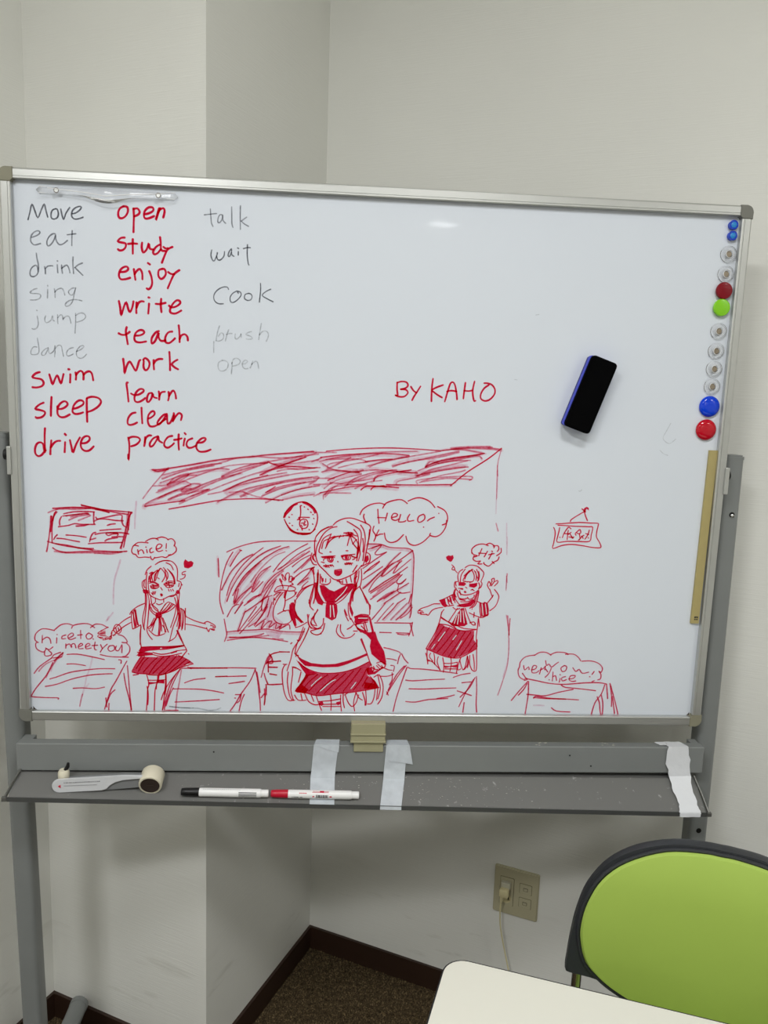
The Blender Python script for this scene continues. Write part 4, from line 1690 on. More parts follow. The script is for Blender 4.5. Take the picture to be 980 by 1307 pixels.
1796,1018 -5,31 15,19 11,-10 -3,-40
1815,1010 7,32 15,0 -3,-23
1834,1011 11,24 7,-8 -18,-16 -19,-8
1768,1046 8,-28
1835,995 10,-8 -22,-8
1822,1003 12,0
1777,962 -3,-8
1716,937 23,33 53,8 61,-11 5,-19 -35,-8 -61,6 -38,-16 -8,7
1816,939 38,1 0,-32 -60,-37
1762,930 -22,-24 -23,-32
1714,906 18,16 23,8
1714,882 11,-8
1778,931 -30,-40 -30,-64 -8,-64 17,-40 39,-20 46,5 27,25|r1
1717,890 -7,-48
1815,971 -22,-64 -2,-63 -12,-40
F 1785,939 17,0 -8,-55 -14,7
1742,774 38,22 38,8
1779,804 16,-8
1839,733 -21,71
1825,844 1,-47 24,-80 16,-32
1855,877 8,-16 -7,-32 16,-63 47,-48
F 1829,856 19,5 15,-16 -4,-32 21,-47 39,-45 -15,-9 -39,37 9,-56 -16,0 -32,104
1866,680 38,14 39,25
1855,861 30,48 38,48 53,33
1957,775 -7,-48 16,-40 47,-15 31,8
1987,808 -24,31 14,72 11,71
1963,831 -8,48
1920,686 -15,-48 -17,-49
1959,687 -15,-49 -22,-48
1975,647 8,-8 31,-8 31,9
2018,808 -15,-24 -30,-41
1973,719 8,-16 32,-7
F 2004,1069 16,1 -6,-95 -14,-32 5,79
#drawn_schoolgirl|drawn smiling girl in a sailor uniform, centre: collar and tie|r1|1.6
F 2024,986 32,-1 36,-30 35,-12 43,25 44,26 52,6 -25,-45 -51,-47 -52,-46 -18,8 -51,-1 -30,54
F 1990,1004 18,0 5,-63 27,-54 18,-23 -11,-22 -32,12 -23,50
2012,986 1,-45 37,-72 26,-9
F 2076,870 44,4 29,-27 5,-49 -10,-46 -29,-17 -27,16 -18,9 0,73
2103,843 2,-83|w
2121,843 11,-82|w
2214,976 -25,-41 -52,-55|w
2275,1001 -42,-56 -43,-55 -52,-38
F 2267,995 19,-3 -18,-46 -16,-46 -8,-55 20,-54 -8,-28 -19,46 -7,54 12,73
2226,863 2,-64 16,-55
2201,817 19,-45
2247,754 28,-46 37,-36|r1
#drawn_schoolgirl|drawn smiling girl in a sailor uniform, centre: body and arm|r1|1.7
2303,974 37,-63 32,-63 4,-65
2368,857 11,-9 -1,-28
2273,763 44,19 54,-4
F 2268,767 40,12 59,-5 5,-37 -44,-10 -44,-19 -13,19 3,18
2275,708 88,20
2300,755 62,1|w
2284,708 10,-27 27,-27
2346,728 19,-64
F 2367,774 15,-9 28,-101 -12,-18 -14,55
F 2279,699 32,-18 64,-27 44,7 20,-61 48,-83 17,-75 -5,-28 -37,28 -64,55 -13,56 6,46 -34,37 -63,36
2320,700 37,-37
2499,414 -17,-19 -37,28
2337,718 11,-55
2319,604 23,-52 19,-37
2326,607 25,-64 30,-84 19,-46
2504,423 -33,19 -35,-10
2401,403 18,-18 -8,-19
2415,407 13,-22 18,0
2436,413 28,-28
2472,414 10,-19 -27,-10
F 2365,393 36,10 15,-37 39,19 18,19 9,-9 -53,-44 -53,-8
1888,591 -17,-55 -3,-47 22,-9|r1
1957,675 -34,-83 -43,-84 -8,-37
1888,582 -35,-56 -16,-74 -25,-85
1879,591 17,-3 34,87
1946,776 10,-64 18,-36
2016,814 -26,-56 -20,-37 13,-27 36,-18 34,28 5,46
1998,786 -7,-46 18,-36
2067,714 -13,-56 -34,-28 -36,9 -13,18 30,10 26,9
2160,706 -12,-46 23,-37 36,-14 44,10 26,25
2177,707 1,-47 25,-36
2201,808 10,-37 19,-36
2223,674 26,15 17,19
2267,662 27,0
1863,495 27,-24
F 1877,480 40,-27 62,-27 81,-9 89,5 89,26 71,29 61,29 1,-19 -79,-38 -71,-33 -54,-16 -107,-5 -71,6 -27,0 -27,5 -36,37
1890,434 55,-46 80,-31 90,-4 89,10 89,29 88,48
F 1872,452 27,-27 73,-56 54,-18 -62,-19 -19,9 -27,37
1962,397 81,-8 107,2 89,29|w
F2 1945,341 81,10 107,0 89,16 89,31 70,42 24,-18 -31,-38 -2,-41 59,-43 29,-47 -162,-30 -143,-21 -126,-20 -90,27 -66,7 38,68
F 1869,218 42,66 34,57 19,-9 -44,-66 46,-37 -27,-29
F 2365,384 18,10 1,-47 47,-47 25,-47 -23,-10 -81,-1 7,48 64,-9
1945,341 -25,-57 -47,-66 66,-9 90,-23 126,16 143,17 162,32
2026,342 -62,-57 -43,-57
2097,343 -70,-57 -61,-67
2169,344 -79,-67 -70,-76
2222,354 -70,-67 -78,-86
2276,373 -61,-76 -79,-85
2329,393 -52,-76 -69,-95
2365,384 -33,-76 -52,-76
2376,328 -34,-67
2413,290 -34,-47
2152,306 -35,-19 -71,-67|w
2053,324 -35,-29 -35,-38|w
2296,289 -34,-48|w
1909,369 -54,27 -4,-56 -10,-113 19,-75
1847,396 26,-9
1910,359 -17,-75
1802,414 -21,-38 0,-74 15,-94 28,-57 45,1
1821,358 -5,-75 16,-94 19,-37
1784,414 27,0
2457,347 19,-37 13,-57 -8,-76 -26,-48
2448,347 10,-47 11,-56 -15,-76
2421,328 27,19
1756,506 71,-3
1835,563 9,9
1868,190 27,-38 54,1
1912,200 10,-48
1939,200 28,-57 46,-24 36,6
1984,191 19,-47
2020,182 20,-57 19,-47
2039,144 81,7 72,14
2067,122 90,4
2067,107 126,1
F 2041,139 25,5 8,-22 -16,-12 -17,11
F 2162,140 26,6 3,-19 -16,-10 -17,8
2119,192 7,-56 -1,-57
2191,193 1,-57 7,-61
2208,212 2,-66 10,-48
2223,194 23,-57 28,-28 27,28 16,58
2298,213 -15,-76 10,-61
2218,193 26,20
2298,213 20,-37 27,-19
2344,214 19,-57 2,-38
2366,233 7,-85 -3,-29
2433,243 -7,-66 -17,-44 -27,-4
2451,243 -6,-85
#drawn_skirt_chair|drawn chair left of the central girl|r2|1.7
1669,412 17,47 35,37 106,9
1686,490 18,-22 0,-28 -35,-19
1683,431 -1,-75
1681,431 85,8
1687,390 57,-1
1693,342 48,-7
1671,291 18,-28 89,5
1671,253 1,-65
#drawn_schoolgirl|drawn girl waving one hand, right|r1|1.6
3028,1130 30,18 48,-4 32,-23 23,-31 -18,-57
3012,1117 -22,-15 -11,-32 7,-40
3029,1119 -26,-41 -4,-48
3076,1120 -37,-41 -22,-40 24,-8|r1
3083,1120 -37,-33 -17,-40
3060,1111 -37,-40
3076,1112 17,-32 -1,-40 -27,-16
3092,1112 17,-31 -1,-40
3107,1120 18,-39 -5,-48
3100,1104 18,-47
3124,1105 6,-32 -3,-32
F 2986,1027 39,1 17,-13 -15,-16 -39,2
F 3062,1016 35,4 23,5 -2,-24 -20,-13 -35,7
2989,982 31,-1
3004,978 16,-3
3029,959 8,3 5,-9 -10,1
3038,991 10,-6
3049,1031 31,-2
3030,1034 19,-6
2978,1030 -18,-8 1,-32 12,-8
2963,1030 9,-32
3143,1033 9,-15 -7,-25 -15,-8
3128,1025 9,-24 -7,-24
3076,971 15,5
2973,974 33,-31 32,-8 47,9 46,25
2997,966 10,-31
2982,950 10,-32 16,-12
3083,976 16,-8
2965,974 -9,-32 21,-48 34,-40
2973,982 -10,-32 6,-48
2959,950 17,-32
3131,969 -13,-48 -13,-49 -30,-33|r1
3134,961 -8,-56 -13,-41 -23,-21
3123,969 -7,-24 -13,-49
2995,910 37,-4 23,7
3055,919 16,-15 28,16 2,16
3009,886 47,1 39,17
F 3010,870 47,9 46,25 9,-16 -30,-33 -47,-9 -56,8
3000,902 40,-7
2956,845 24,-16 24,9
2859,892 39,16 53,29
F 2859,892 20,8 19,4 10,-36 16,-15 -26,-9 -21,16
2913,917 10,-40 9,-16
2928,925 10,-40 14,-16
2944,933 14,-40
2952,933 18,-55
2922,901 8,-16
2937,917 10,-48
2924,853 36,8
2864,868 -43,-1 -38,-17 -47,-17 -18,-16
2885,844 -47,-9 -30,-17 -22,-33 -16,8
2736,833 -22,-17 0,-16
2718,817 27,-3
2714,800 24,-4 -8,-5 48,-1
2727,804 26,0
2930,739 29,50 29,49
F 3012,838 23,4 11,-52 19,-65 -23,-16 -71,-1 -24,7 35,74 22,33
3012,822 4,-81|w
3028,822 13,-89|w
2990,797 -20,-73|w
3001,797 -7,-73|w
3043,839 18,-49 27,-56 25,-16 7,16
3080,734 31,8 10,-24
3073,807 36,-16 32,-12
3108,811 -1,-36
3091,835 1,-2
3122,892 46,-19
3144,881 2,-49 11,-53
F 3145,881 22,0 8,8 24,-7 12,-49 -2,-45 -28,-9 -21,5
3160,873 12,-81|w
3184,873 12,-72|w
3141,777 32,-1 38,25
3199,882 29,41 7,16
3218,825 38,34 17,48 -1,33 -31,39
3209,979 15,-40 7,-16
3189,1010 12,-24 8,-7
3189,1010 9,24 9,-7 14,-24
3222,1035 -4,16 18,7 2,-23 20,9 4,-16 -23,-25
3222,1035 -14,-32
3238,1035 -15,-24
2894,828 -15,-25 -13,-65 -23,-73|r1
2879,811 -3,-40 37,-24 73,-31 57,-23 87,-4
2881,771 57,-40 49,-39
2872,722 59,-7 56,-28 64,-11 76,10
3139,767 -2,-57 -5,-81 10,-66
3150,711 -8,56
F2 2867,730 40,-23 81,-24 79,-8 48,2 0,-65 21,-24 2,-41 -93,-51 -63,-21 -80,19 -114,48 44,82
2867,722 -36,-82 -51,-99
2780,541 57,-23 65,-27 80,-16 63,14 93,58
2900,706 -52,-82 -45,-66
2939,699 -59,-91 -44,-74
2980,683 -67,-99 -52,-66
3012,676 -59,-99 -52,-75
3052,668 -59,-99 -51,-83
3092,669 -59,-99 -51,-91
3113,645 -40,-83 -52,-75
3128,588 -45,-67
3139,612 2,-98 5,-116 -15,-17 -17,9
2842,575 -22,-33|w
2909,666 -44,-66|w
3031,603 -36,-67|w
2990,643 -23,-33|w
2779,509 12,-33 7,-46
2789,533 3,-73 16,-8
2800,460 32,-16 17,-17
2814,509 -7,-25 25,-32
2837,509 7,-32 2,-50
2824,452 42,-41 21,-24
2870,485 -6,-41 23,-57
2902,478 11,-58 -2,-50
2912,436 48,1 47,9
2958,487 7,-50 -7,-58
F 2913,420 40,-4 55,13 -7,-24 -40,7 -39,-12
2922,395 80,1
3007,446 0,-50 -3,-33
3030,479 -17,-58 2,-33 19,9
3023,463 27,-74 30,41 -3,66 -12,-82 -15,-25
3093,497 3,-66 18,-41
3116,505 12,-66 2,-49
3077,488 10,-41 -6,-41"""

def catmull(P, sub=3):
    if len(P) < 3: return P
    out = []
    for i in range(len(P) - 1):
        p0 = P[max(i - 1, 0)]; p1 = P[i]; p2 = P[i + 1]; p3 = P[min(i + 2, len(P) - 1)]
        for k in range(sub):
            t = k / sub
            out.append(0.5 * ((2 * p1) + (p2 - p0) * t + (2 * p0 - 5 * p1 + 4 * p2 - p3) * t * t + (3 * p1 - p0 - 3 * p2 + p3) * t ** 3))
    out.append(P[-1]); return out

class Ink:
    level = 0
    def __init__(s): s.v = []; s.f = []; s.mi = []; s.mats = []
    def mid(s, key):
        if key not in s.mats: s.mats.append(key)
        return s.mats.index(key)
    def ribbon(s, pts, w, key, rnd):
        P = catmull([Vector(p) for p in pts]); Q = [P[0]]
        for p in P[1:]:
            if (p - Q[-1]).length > 0.00035: Q.append(p)
        if len(Q) < 2: Q.append(Q[0] + Vector((w * .4, 0)))
        Ink.level += 1
        y = SURF - 0.00012 - 0.0000004 * Ink.level
        h = w / 2; n = len(Q); i0 = len(s.v); m = s.mid(key)
        t = (Q[1] - Q[0]).normalized(); te = (Q[-1] - Q[-2]).normalized()
        Q = [Q[0] - t * h * .8] + [Q[0] - t * h * .3] + Q + [Q[-1] + te * h * .3] + [Q[-1] + te * h * .8]
        W = [0.45, 0.88] + [1.0] * n + [0.88, 0.45]
        wob = rnd.uniform(0, 6); amp = 0.10
        prev = None
        for i, q in enumerate(Q):
            a = Q[max(i - 1, 0)]; b = Q[min(i + 1, len(Q) - 1)]
            d = (b - a)
            d = d.normalized() if d.length > 1e-7 else t
            nn = Vector((-d.y, d.x))
            if prev is not None and nn.dot(prev) < -0.2: nn = -nn if False else nn
            prev = nn
            hw = h * W[i] * (1 + amp * math.sin(wob + i * .55))
            s.v.append((q.x + nn.x * hw, y, q.y + nn.y * hw)); s.v.append((q.x - nn.x * hw, y, q.y - nn.y * hw))
        for i in range(len(Q) - 1):
            k = i0 + 2 * i; s.f.append((k, k + 1, k + 3, k + 2)); s.mi.append(m)
    def fill(s, pts, key):
        Ink.level += 1
        y = SURF - 0.00012 - 0.0000004 * Ink.level; i0 = len(s.v); m = s.mid(key)
        tri = geometry.tessellate_polygon([[Vector((p[0], p[1], 0)) for p in pts]])
        for p in pts: s.v.append((p[0], y, p[1]))
        for t in tri: s.f.append(tuple(i0 + k for k in t)); s.mi.append(m)
    def build(s, name, label):
        me = bpy.data.meshes.new(name); me.from_pydata(s.v, [], s.f)
        for k in s.mats: me.materials.append(M[k])
        me.polygons.foreach_set('material_index', s.mi)
        o = bpy.data.objects.new(name, me); COL.objects.link(o); o.parent = surface; o['label'] = label
        return o

MW = 0.00132            # metres on the board per picked unit of pen width
M['w'] = M['board']
def read_ink():
    rnd = random.Random(11); cur = None
    for line in INK.strip().split('\n'):
        if line[0] == '#':
            if cur: cur[0].build(cur[1], cur[2])
            nm, lab, c0, wd = line[1:].split('|'); cur = (Ink(), nm, lab, c0, float(wd)); continue
        ink, nm, lab, c0, wd = cur
        col = c0
        if '|' in line: line, col = line.split('|')
        kind = ''
        if line[0] == 'F': kind, line = line.split(' ', 1)
        x = y = 0; pts = []
        for i, tok in enumerate(line.split()):
            a, b = tok.split(','); a = int(a); b = int(b)
            x, y = (a, b) if i == 0 else (x + a, y + b)
            pts.append((x / 4000.0, ZB + y / 4000.0))
        if kind == '': 
            k = {'r4': 1.3, 'w': 0.8, 'r6': 2.1, 'r3': 1.1}.get(col, 1.0)
            ink.ribbon(pts, wd * MW * k * (0.86 if nm.startswith(('drawn', 'speech')) else 0.95), col, rnd)
        else: ink.fill(pts, {'F': 'r1', 'F2': 'r5', 'F5': 'r4'}[kind])
    cur[0].build(cur[1], cur[2])
read_ink()

# faint dirt where the surface meets the frame
for a, b, c, d in ((0.0195, 0.0255, 0.0005, 0.004), (1.1765, 1.1815, .0005, .004)):
    bm = bmesh.new(); pts = [(a, SURF - .0002, ZB + FW), (b, SURF - .0002, ZB + FW), ((a + b) / 2, SURF - .0002, ZB + FW + .002), (a, SURF - .0002, ZB + FW + .006)] if a < .5 else [(a, SURF - .0002, ZB + FW), (b, SURF - .0002, ZB + FW), (b, SURF - .0002, ZB + FW + .006), ((a + b) / 2, SURF - .0002, ZB + FW + .002)]
    prism(pts, (0, -.0003, 0), bm)
    wobj('ink_smudge', bm, M['brown'], surface, label='dark ink residue in the corner')

# ------------------------------------------------------------------ magnets on the right edge
MAG = 'magnets in a column down the right edge of the board'
def dome(r, h, n=32):
    return lathe([(0, h), (r * .45, h * .97), (r * .75, h * .86), (r * .93, h * .62), (r, h * .35), (r * .98, h * .12), (r * .9, 0), (0, 0)], n)
for i, z in enumerate((1.7445, 1.7275)):
    t = empty('push_pin_magnet', (1.1715, SURF - .0003, z))
    tag(t, ['small translucent blue pin magnet, topmost on the board', 'small translucent blue pin magnet, second from the top'][i], 'magnet', MAG)
    obj('pin_body', lathe([(0, 0), (.0072, 0), (.0068, .0026), (.0060, .0036), (.0066, .0042), (.0077, .0048), (.0078, .0062), (.0068, .0070), (.0054, .0066), (0, .0066)], 28), M['bluering'], t, smooth=True)
    obj('pin_face', lathe([(0, .0078), (.0036, .0076), (.0046, .0069), (.0046, .0065), (0, .0065)], 22), M['bluecore'], t, smooth=True, label='lighter blue face')
CLAB = ['clear ring magnet just below the two blue pin magnets', 'clear ring magnet just above the dark red magnet', 'clear ring magnet just below the lime green magnet',
        'clear ring magnet, second below the lime green one', 'clear ring magnet, third below the lime green one', 'clear ring magnet just above the cobalt blue magnet']
first = None
for i, (x, z) in enumerate(((1.1695, 1.6985), (1.1680, 1.6665), (1.1655, 1.5735), (1.1645, 1.5410), (1.1640, 1.5110), (1.1635, 1.4815))):
    if first is None:
        t = empty('clear_magnet', (x, SURF - .0003, z))
        obj('cap', lathe([(0.0052, .0005), (.0125, 0), (.0138, .001), (.0138, .0024), (.0128, .0032), (.0116, .0030), (.0106, .0038), (.0108, .0056), (.0100, .0064), (.0088, .0058), (.0076, .0060), (.0068, .0066), (.0056, .0062), (.0052, .0005)], 40), M['clear'], t, smooth=True)
        obj('magnet_core', lathe([(0, 0.0005), (.0050, .0005), (.0050, .0030), (.0044, .0035), (0, .0035)], 24), M['core'], t, smooth=True, label='dull nickel core')
        obj('rim', lathe([(.0060, .0064), (.0064, .0068), (.0068, .0064), (.0064, .0060), (.0060, .0064)], 30), M['white'], t, smooth=True)  # opaque white ring: painted highlight standing in for glints in the clear cap
        first = t
    else:
        t = first.copy(); COL.objects.link(t); t.location = (x, SURF - .0003, z)
        for ch in first.children:
            c_ = ch.copy(); COL.objects.link(c_); c_.parent = t
    tag(t, CLAB[i], 'magnet', MAG)
    t.rotation_euler = (random.uniform(-.04, .04), i * 1.1, 0)
for x, z, r, h, m, lab in ((1.1665, 1.6395, .0140, .0080, 'm_dred', 'dark red round magnet above the lime green one'),
                           (1.1650, 1.6120, .0143, .0080, 'm_green', 'lime green round magnet below the dark red one'),
                           (1.1620, 1.4480, .0178, .0085, 'm_blue', 'large cobalt blue round magnet'),
                           (1.1600, 1.4085, .0178, .0085, 'm_red', 'large bright red round magnet, lowest of the column')):
    t = empty('round_magnet', (x, SURF - .0002, z)); tag(t, lab, 'magnet', MAG)
    if h > .0082: bm = dome(r, h)
    else: bm = lathe([(0, h), (r * .80, h), (r * .93, h * .94), (r, h * .72), (r, h * .5), (r * .9, .001), (r * .88, 0), (0, 0)], 36)
    obj('magnet_cap', bm, M[m], t, smooth=True)
    obj('magnet_disc', lathe([(0, 0), (r * .6, 0), (r * .6, .0004), (0, .0004)], 20), M['core'], t)

# tan magnetic strip down the right edge
t = empty('magnetic_strip', (1.175, SURF, 1.22)); tag(t, 'long tan magnetic strip against the right frame below the magnets', 'magnetic strip')
bm = bmesh.new()
prism([(-.0070 + .0012, -.0002, .1535), (.0075 + .0012, -.0002, .1535), (.0063 - .0008, -.0002, -.1545), (-.0082 - .0008, -.0002, -.1545)], (0, -.0045, 0), bm)
obj('strip', bm, M['strip'], t)
bm = bmesh.new()
for dx in (-.0035, .0002): 
    for dz in (0, .0035): box(dx, dx + .0024, -.0052, -.0045, -.1480 + dz, -.1460 + dz, bm=bm)
box(-.0035, .0026, -.0052, -.0045, -.1425, -.1415, bm=bm)
obj('stamped_mark', bm, M['print_k'], t, label='small black stamped mark')

# eraser stuck on the board
t = empty('board_eraser', (0.9470, SURF, 1.4605)); t.rotation_euler = (0, math.radians(19.0), 0)
tag(t, 'black rectangular board eraser with blue sides stuck aslant on the whiteboard', 'eraser')
def epr(x0, x1, z0, z1, r, y0, y1):
    return prism([(a, y0, b) for a, b in rrect(x0, x1, z0, z1, r, 4)], (0, y1 - y0, 0))
obj('blue_side', epr(-.0222, .0218, -.0605, .0605, .004, -.0002, -.0095), M['navy'], t)
obj('blue_band', epr(-.0232, .0222, -.0612, .0612, .004, -.0095, -.0190), M['blue_side'], t, label='brighter blue layer')
bm = epr(-.0222, .0232, -.0618, .0618, .006, -.0190, -.0275)
bmesh.ops.bevel(bm, geom=[e for e in bm.edges if all(abs(v.co.y + .0275) < 1e-5 for v in e.verts)], offset=.0012, segments=2, affect='EDGES')
obj('black_face', bm, M['felt'], t, label='matt black face')

# clear bar clip at the top left
t = empty('bar_clip', (0.1625, SURF, 1.7440)); tag(t, 'clear plastic magnetic bar clip at the top left of the whiteboard', 'clip')
bm = bmesh.new(); n = 40; top = []; bot = []
hw = .1075
def sec(u):
    c = math.cos(min(1, abs(u) / .45) * PI) * .5 + .5
    return 0.0068 + .0002, -(0.0068 + .0095 * c)
rows = []
for i in range(n + 1):
    u = -1 + 2 * i / n; x = u * hw
    e = 1.0 if abs(u) < .97 else math.sqrt(max(0.02, 1 - ((abs(u) - .97) / .03) ** 2))
    zt, zb_ = sec(u); zt *= e; zb_ *= e; lift = .004 * (math.cos(min(1, abs(u) / .4) * PI) * .5 + .5)
    loop = [(x, -.001, zt), (x, -.0075 - lift, zt * .8), (x, -.0088 - lift, zt * .3), (x, -.0080 - lift, zb_ * .45), (x, -.0092 - lift, zb_ * .85), (x, -.0070 - lift, zb_), (x, -.0050 - lift, zb_ * .9), (x, -.0010, zb_ * .5)]
    rows.append([bm.verts.new(p) for p in loop])
for a, b in zip(rows, rows[1:]):
    for k in range(8): bm.faces.new((a[k], a[(k + 1) % 8], b[(k + 1) % 8], b[k]))
bm.faces.new(rows[0]); bm.faces.new(rows[-1][::-1])
obj('clip_bar', bm, M['clear'], t, smooth=True)
bm = bmesh.new()
for xa, xb in ((-.104, -.092), (.091, .104)):
    for zz in (-.0046, .0046): ringtube([(xa, -.0098, zz), (xb, -.0098, zz)], .0004, 6, bm)
ringtube([(-.09, -.0095, .0028), (-.03, -.0118, -.002), (0, -.0135, -.006), (.03, -.0118, -.002), (.09, -.0095, .0028)], .0006, 6, bm)
obj('ridge', bm, M['white'], t)
for x in (-.0765, .0790):
    obj('clip_magnet', lathe([(.0030, .0098), (.0036, .0108), (.0040, .0098), (.0036, .0092), (.0030, .0098)], 20, c=(x, 0, 0)), M['core'], t, smooth=True)
    obj('clip_magnet', lathe([(0, .0096), (.0028, .0096), (.0028, .0100), (0, .0100)], 16, c=(x, 0, 0)), M['alu'], t)

# ------------------------------------------------------------------ tapes over the crossbar and tray
def tape(name, rows, m, parent, thick=.00035, jag=0.0, sub=4, seed=1):
    """rows: (left point, right point) down the strip"""
    rnd = random.Random(seed); bm = bmesh.new(); fine = []
    for (a, b), (c, d) in zip(rows, rows[1:]):
        for k in range(sub):
            t_ = k / sub; fine.append((Vector(a).lerp(Vector(c), t_), Vector(b).lerp(Vector(d), t_)))
    fine.append((Vector(rows[-1][0]), Vector(rows[-1][1])))
    nx = 6; G = []
    for a, b in fine:
        a = a + Vector((rnd.uniform(-jag, jag), 0, 0)); b = b + Vector((rnd.uniform(-jag, jag), 0, 0))
        G.append([bm.verts.new(a.lerp(b, k / nx) + Vector((0, -rnd.uniform(0, jag * .8), rnd.uniform(0, jag * .5)))) for k in range(nx + 1)])
    for r0, r1 in zip(G, G[1:]):
        for k in range(nx): bm.faces.new((r0[k], r0[k + 1], r1[k + 1], r1[k]))
    bmesh.ops.recalc_face_normals(bm, faces=bm.faces)
    bmesh.ops.solidify(bm, geom=bm.faces[:], thickness=thick)
    o = obj(name, bm, m, parent, smooth=True)
    o.matrix_parent_inverse = Matrix.Translation(parent.location).inverted()
    return o
def tp(x, t_, up=.0012): return tuple(ty(x, t_) + Vector((0, 0, up)))
t1 = empty('tape_strip', (0.52, -.012, .80)); tag(t1, 'cloudy clear tape strip ending behind the red marker, left of the beige catch', 'tape', 'tape strips over the crossbar and tray')
tape('tape_film', [((.507, .0088, .8402), (.548, .0088, .8402)), ((.503, -.0112, .8400), (.546, -.0112, .8400)), ((.500, -.0118, .795), (.542, -.0118, .795)),
     (tp(.4985, .12), tp(.541, .12)), (tp(.4990, .90), tp(.541, .90)), (tp(.499, 1.02, .0032), tp(.541, 1.02, .0032))], M['tape'], t1)
tape('tape_flap', [((.507, .0088, .8407), (.548, .0088, .8407)), ((.504, -.0118, .8404), (.5475, -.0118, .8404)), ((.525, -.0124, .832), (.5465, -.0124, .8265))], M['tape'], t1)
t2 = empty('tape_strip', (0.645, -.012, .80)); tag(t2, 'cloudy clear tape strip just right of the beige catch, down to the tray lip', 'tape', 'tape strips over the crossbar and tray')
tape('tape_film', [((.632, .0088, .8402), (.668, .0088, .8402)), ((.630, -.0112, .8400), (.667, -.0112, .8400)), ((.6275, -.0118, .795), (.665, -.0118, .795)),
     (tp(.6265, .12), tp(.664, .12)), (tp(.6195, 1.0, .0032), tp(.656, 1.0, .0032)), (tp(.6190, 1.04, -.003), tp(.6555, 1.04, -.003))], M['tape'], t2)
tape('tape_flap', [((.634, .0088, .8407), (.668, .0088, .8407)), ((.633, -.0118, .8404), (.671, -.0118, .8404)), ((.637, -.0126, .811), (.678, -.0130, .805))], M['tape'], t2)
t3 = empty('tape_strip', (1.16, -.012, .80)); tag(t3, 'opaque white crinkled tape strip at the right end of the tray', 'tape', 'tape strips over the crossbar and tray')
tape('tape_film', [((1.140, .0088, .8405), (1.168, .0088, .8405)), ((1.1385, -.0116, .8405), (1.1765, -.0116, .8405)), ((1.1375, -.0126, .808), (1.1815, -.0122, .808)), ((1.1440, -.0140, .785), (1.1850, -.0135, .785)),
     (tp(1.1450, .45, .004), tp(1.1810, .35, .004)), (tp(1.1500, .80, .003), tp(1.1830, .80, .003)), (tp(1.1450, 1.02, .0036), tp(1.1840, 1.02, .0036)), (tp(1.1455, 1.04, -.004), tp(1.1840, 1.04, -.004))], M['tape_w'], t3, jag=.0014, seed=4)
tape('torn_flap', [((1.121, .008, .8402), (1.140, .0088, .8404)), ((1.126, -.004, .8400), (1.1395, -.004, .8403))], M['tape_w'], t3, jag=.0008)

# ------------------------------------------------------------------ markers on the tray
def marker(x0, x1, m_cap, label, red):
    c0 = ty(x0, .80) + Vector((0, 0, .0086)); c1 = ty(x1, .80) + Vector((0, 0, .0086))
    t = empty('marker_pen', c0); d = c1 - c0; L_ = d.length
    t.rotation_euler = (0, math.atan2(-d.z, d.x), 0)
    tag(t, label, 'marker', 'whiteboard markers on the tray')
    cl = .030 if not red else .029
    obj('barrel', lathe([(0, cl), (.0068, cl), (.0072, cl + .002), (.0074, L_ - .016), (.0070, L_ - .013), (.0062, L_ - .0125), (0, L_ - .0125)], 24, axis='x'), M['white'], t, smooth=True)
    obj('end_plug', lathe([(0, L_ - .013), (.0062, L_ - .013), (.0064, L_ - .001), (.0054, L_), (0, L_)], 22, axis='x'), M['white'], t, smooth=True)
    obj('cap', lathe([(0, 0), (.0052, 0), (.0060, .001), (.0066, .008), (.0071, cl - .001), (.0068, cl), (0, cl)], 24, axis='x'), M[m_cap], t, smooth=True)
    def patch(u0, u1, a0, a1, m, r=.00755, name='printed_mark', lab=None):
        bm = bmesh.new(); k = 4; A = []; B = []
        for j in range(k + 1):
            a = math.radians(a0 + (a1 - a0) * j / k)
            A.append(bm.verts.new((u0, -r * math.cos(a), r * math.sin(a)))); B.append(bm.verts.new((u1, -r * math.cos(a), r * math.sin(a))))
        for j in range(k): bm.faces.new((A[j], B[j], B[j + 1], A[j + 1]))
        return bm
    if not red:
        bm = bmesh.new()
        for a in (-26, -8, 10, 28): join(bm, patch(L_ - .050, L_ - .020, a, a + 9, None))
        obj('printed_stripes', bm, M['print_k'], t, label='four thin black stripes')
        bm = bmesh.new()
        for k in range(20): join(bm, patch(.036 + k * .0032, .0382 + k * .0032, 68, 72, None))
        obj('printed_text', bm, M['print_g'], t, label='tiny grey print')
    else:
        bm = bmesh.new(); rnd = random.Random(2)
        for k in range(22): 
            if rnd.random() < .8: join(bm, patch(.034 + k * .0009, .0345 + k * .0009, -22, -6, None))
        join(bm, patch(.076, .098, -20, -17, None)); 
        u = .0765
        while u < .097:
            w_ = rnd.choice((.0005, .0009, .0013)); join(bm, patch(u, u + w_, -18, 22, None)); u += w_ + rnd.choice((.0005, .0008))
        obj('barcode', bm, M['print_k'], t, label='small barcode and black print')
        bm = bmesh.new()
        join(bm, patch(.070, .098, 50, 56, None)); join(bm, patch(.0705, .098, 66, 72, None)); join(bm, patch(.083, .090, 56, 78, None))
        join(bm, patch(.0705, .0735, -8, 8, None)); join(bm, patch(.0995, .1035, -8, 8, None))
        for k in range(6): join(bm, patch(.048 + k * .0022, .0496 + k * .0022, 34, 46, None))
        obj('printed_lines', bm, M['red_print'], t, label='red printed lines and emblem')
    return t
marker(.2825, .4290, 'black', 'white marker pen with a black cap and black stripes on the tray', False)
marker(.4330, .5830, 'red_cap', 'white marker pen with a red cap and barcode on the tray', True)

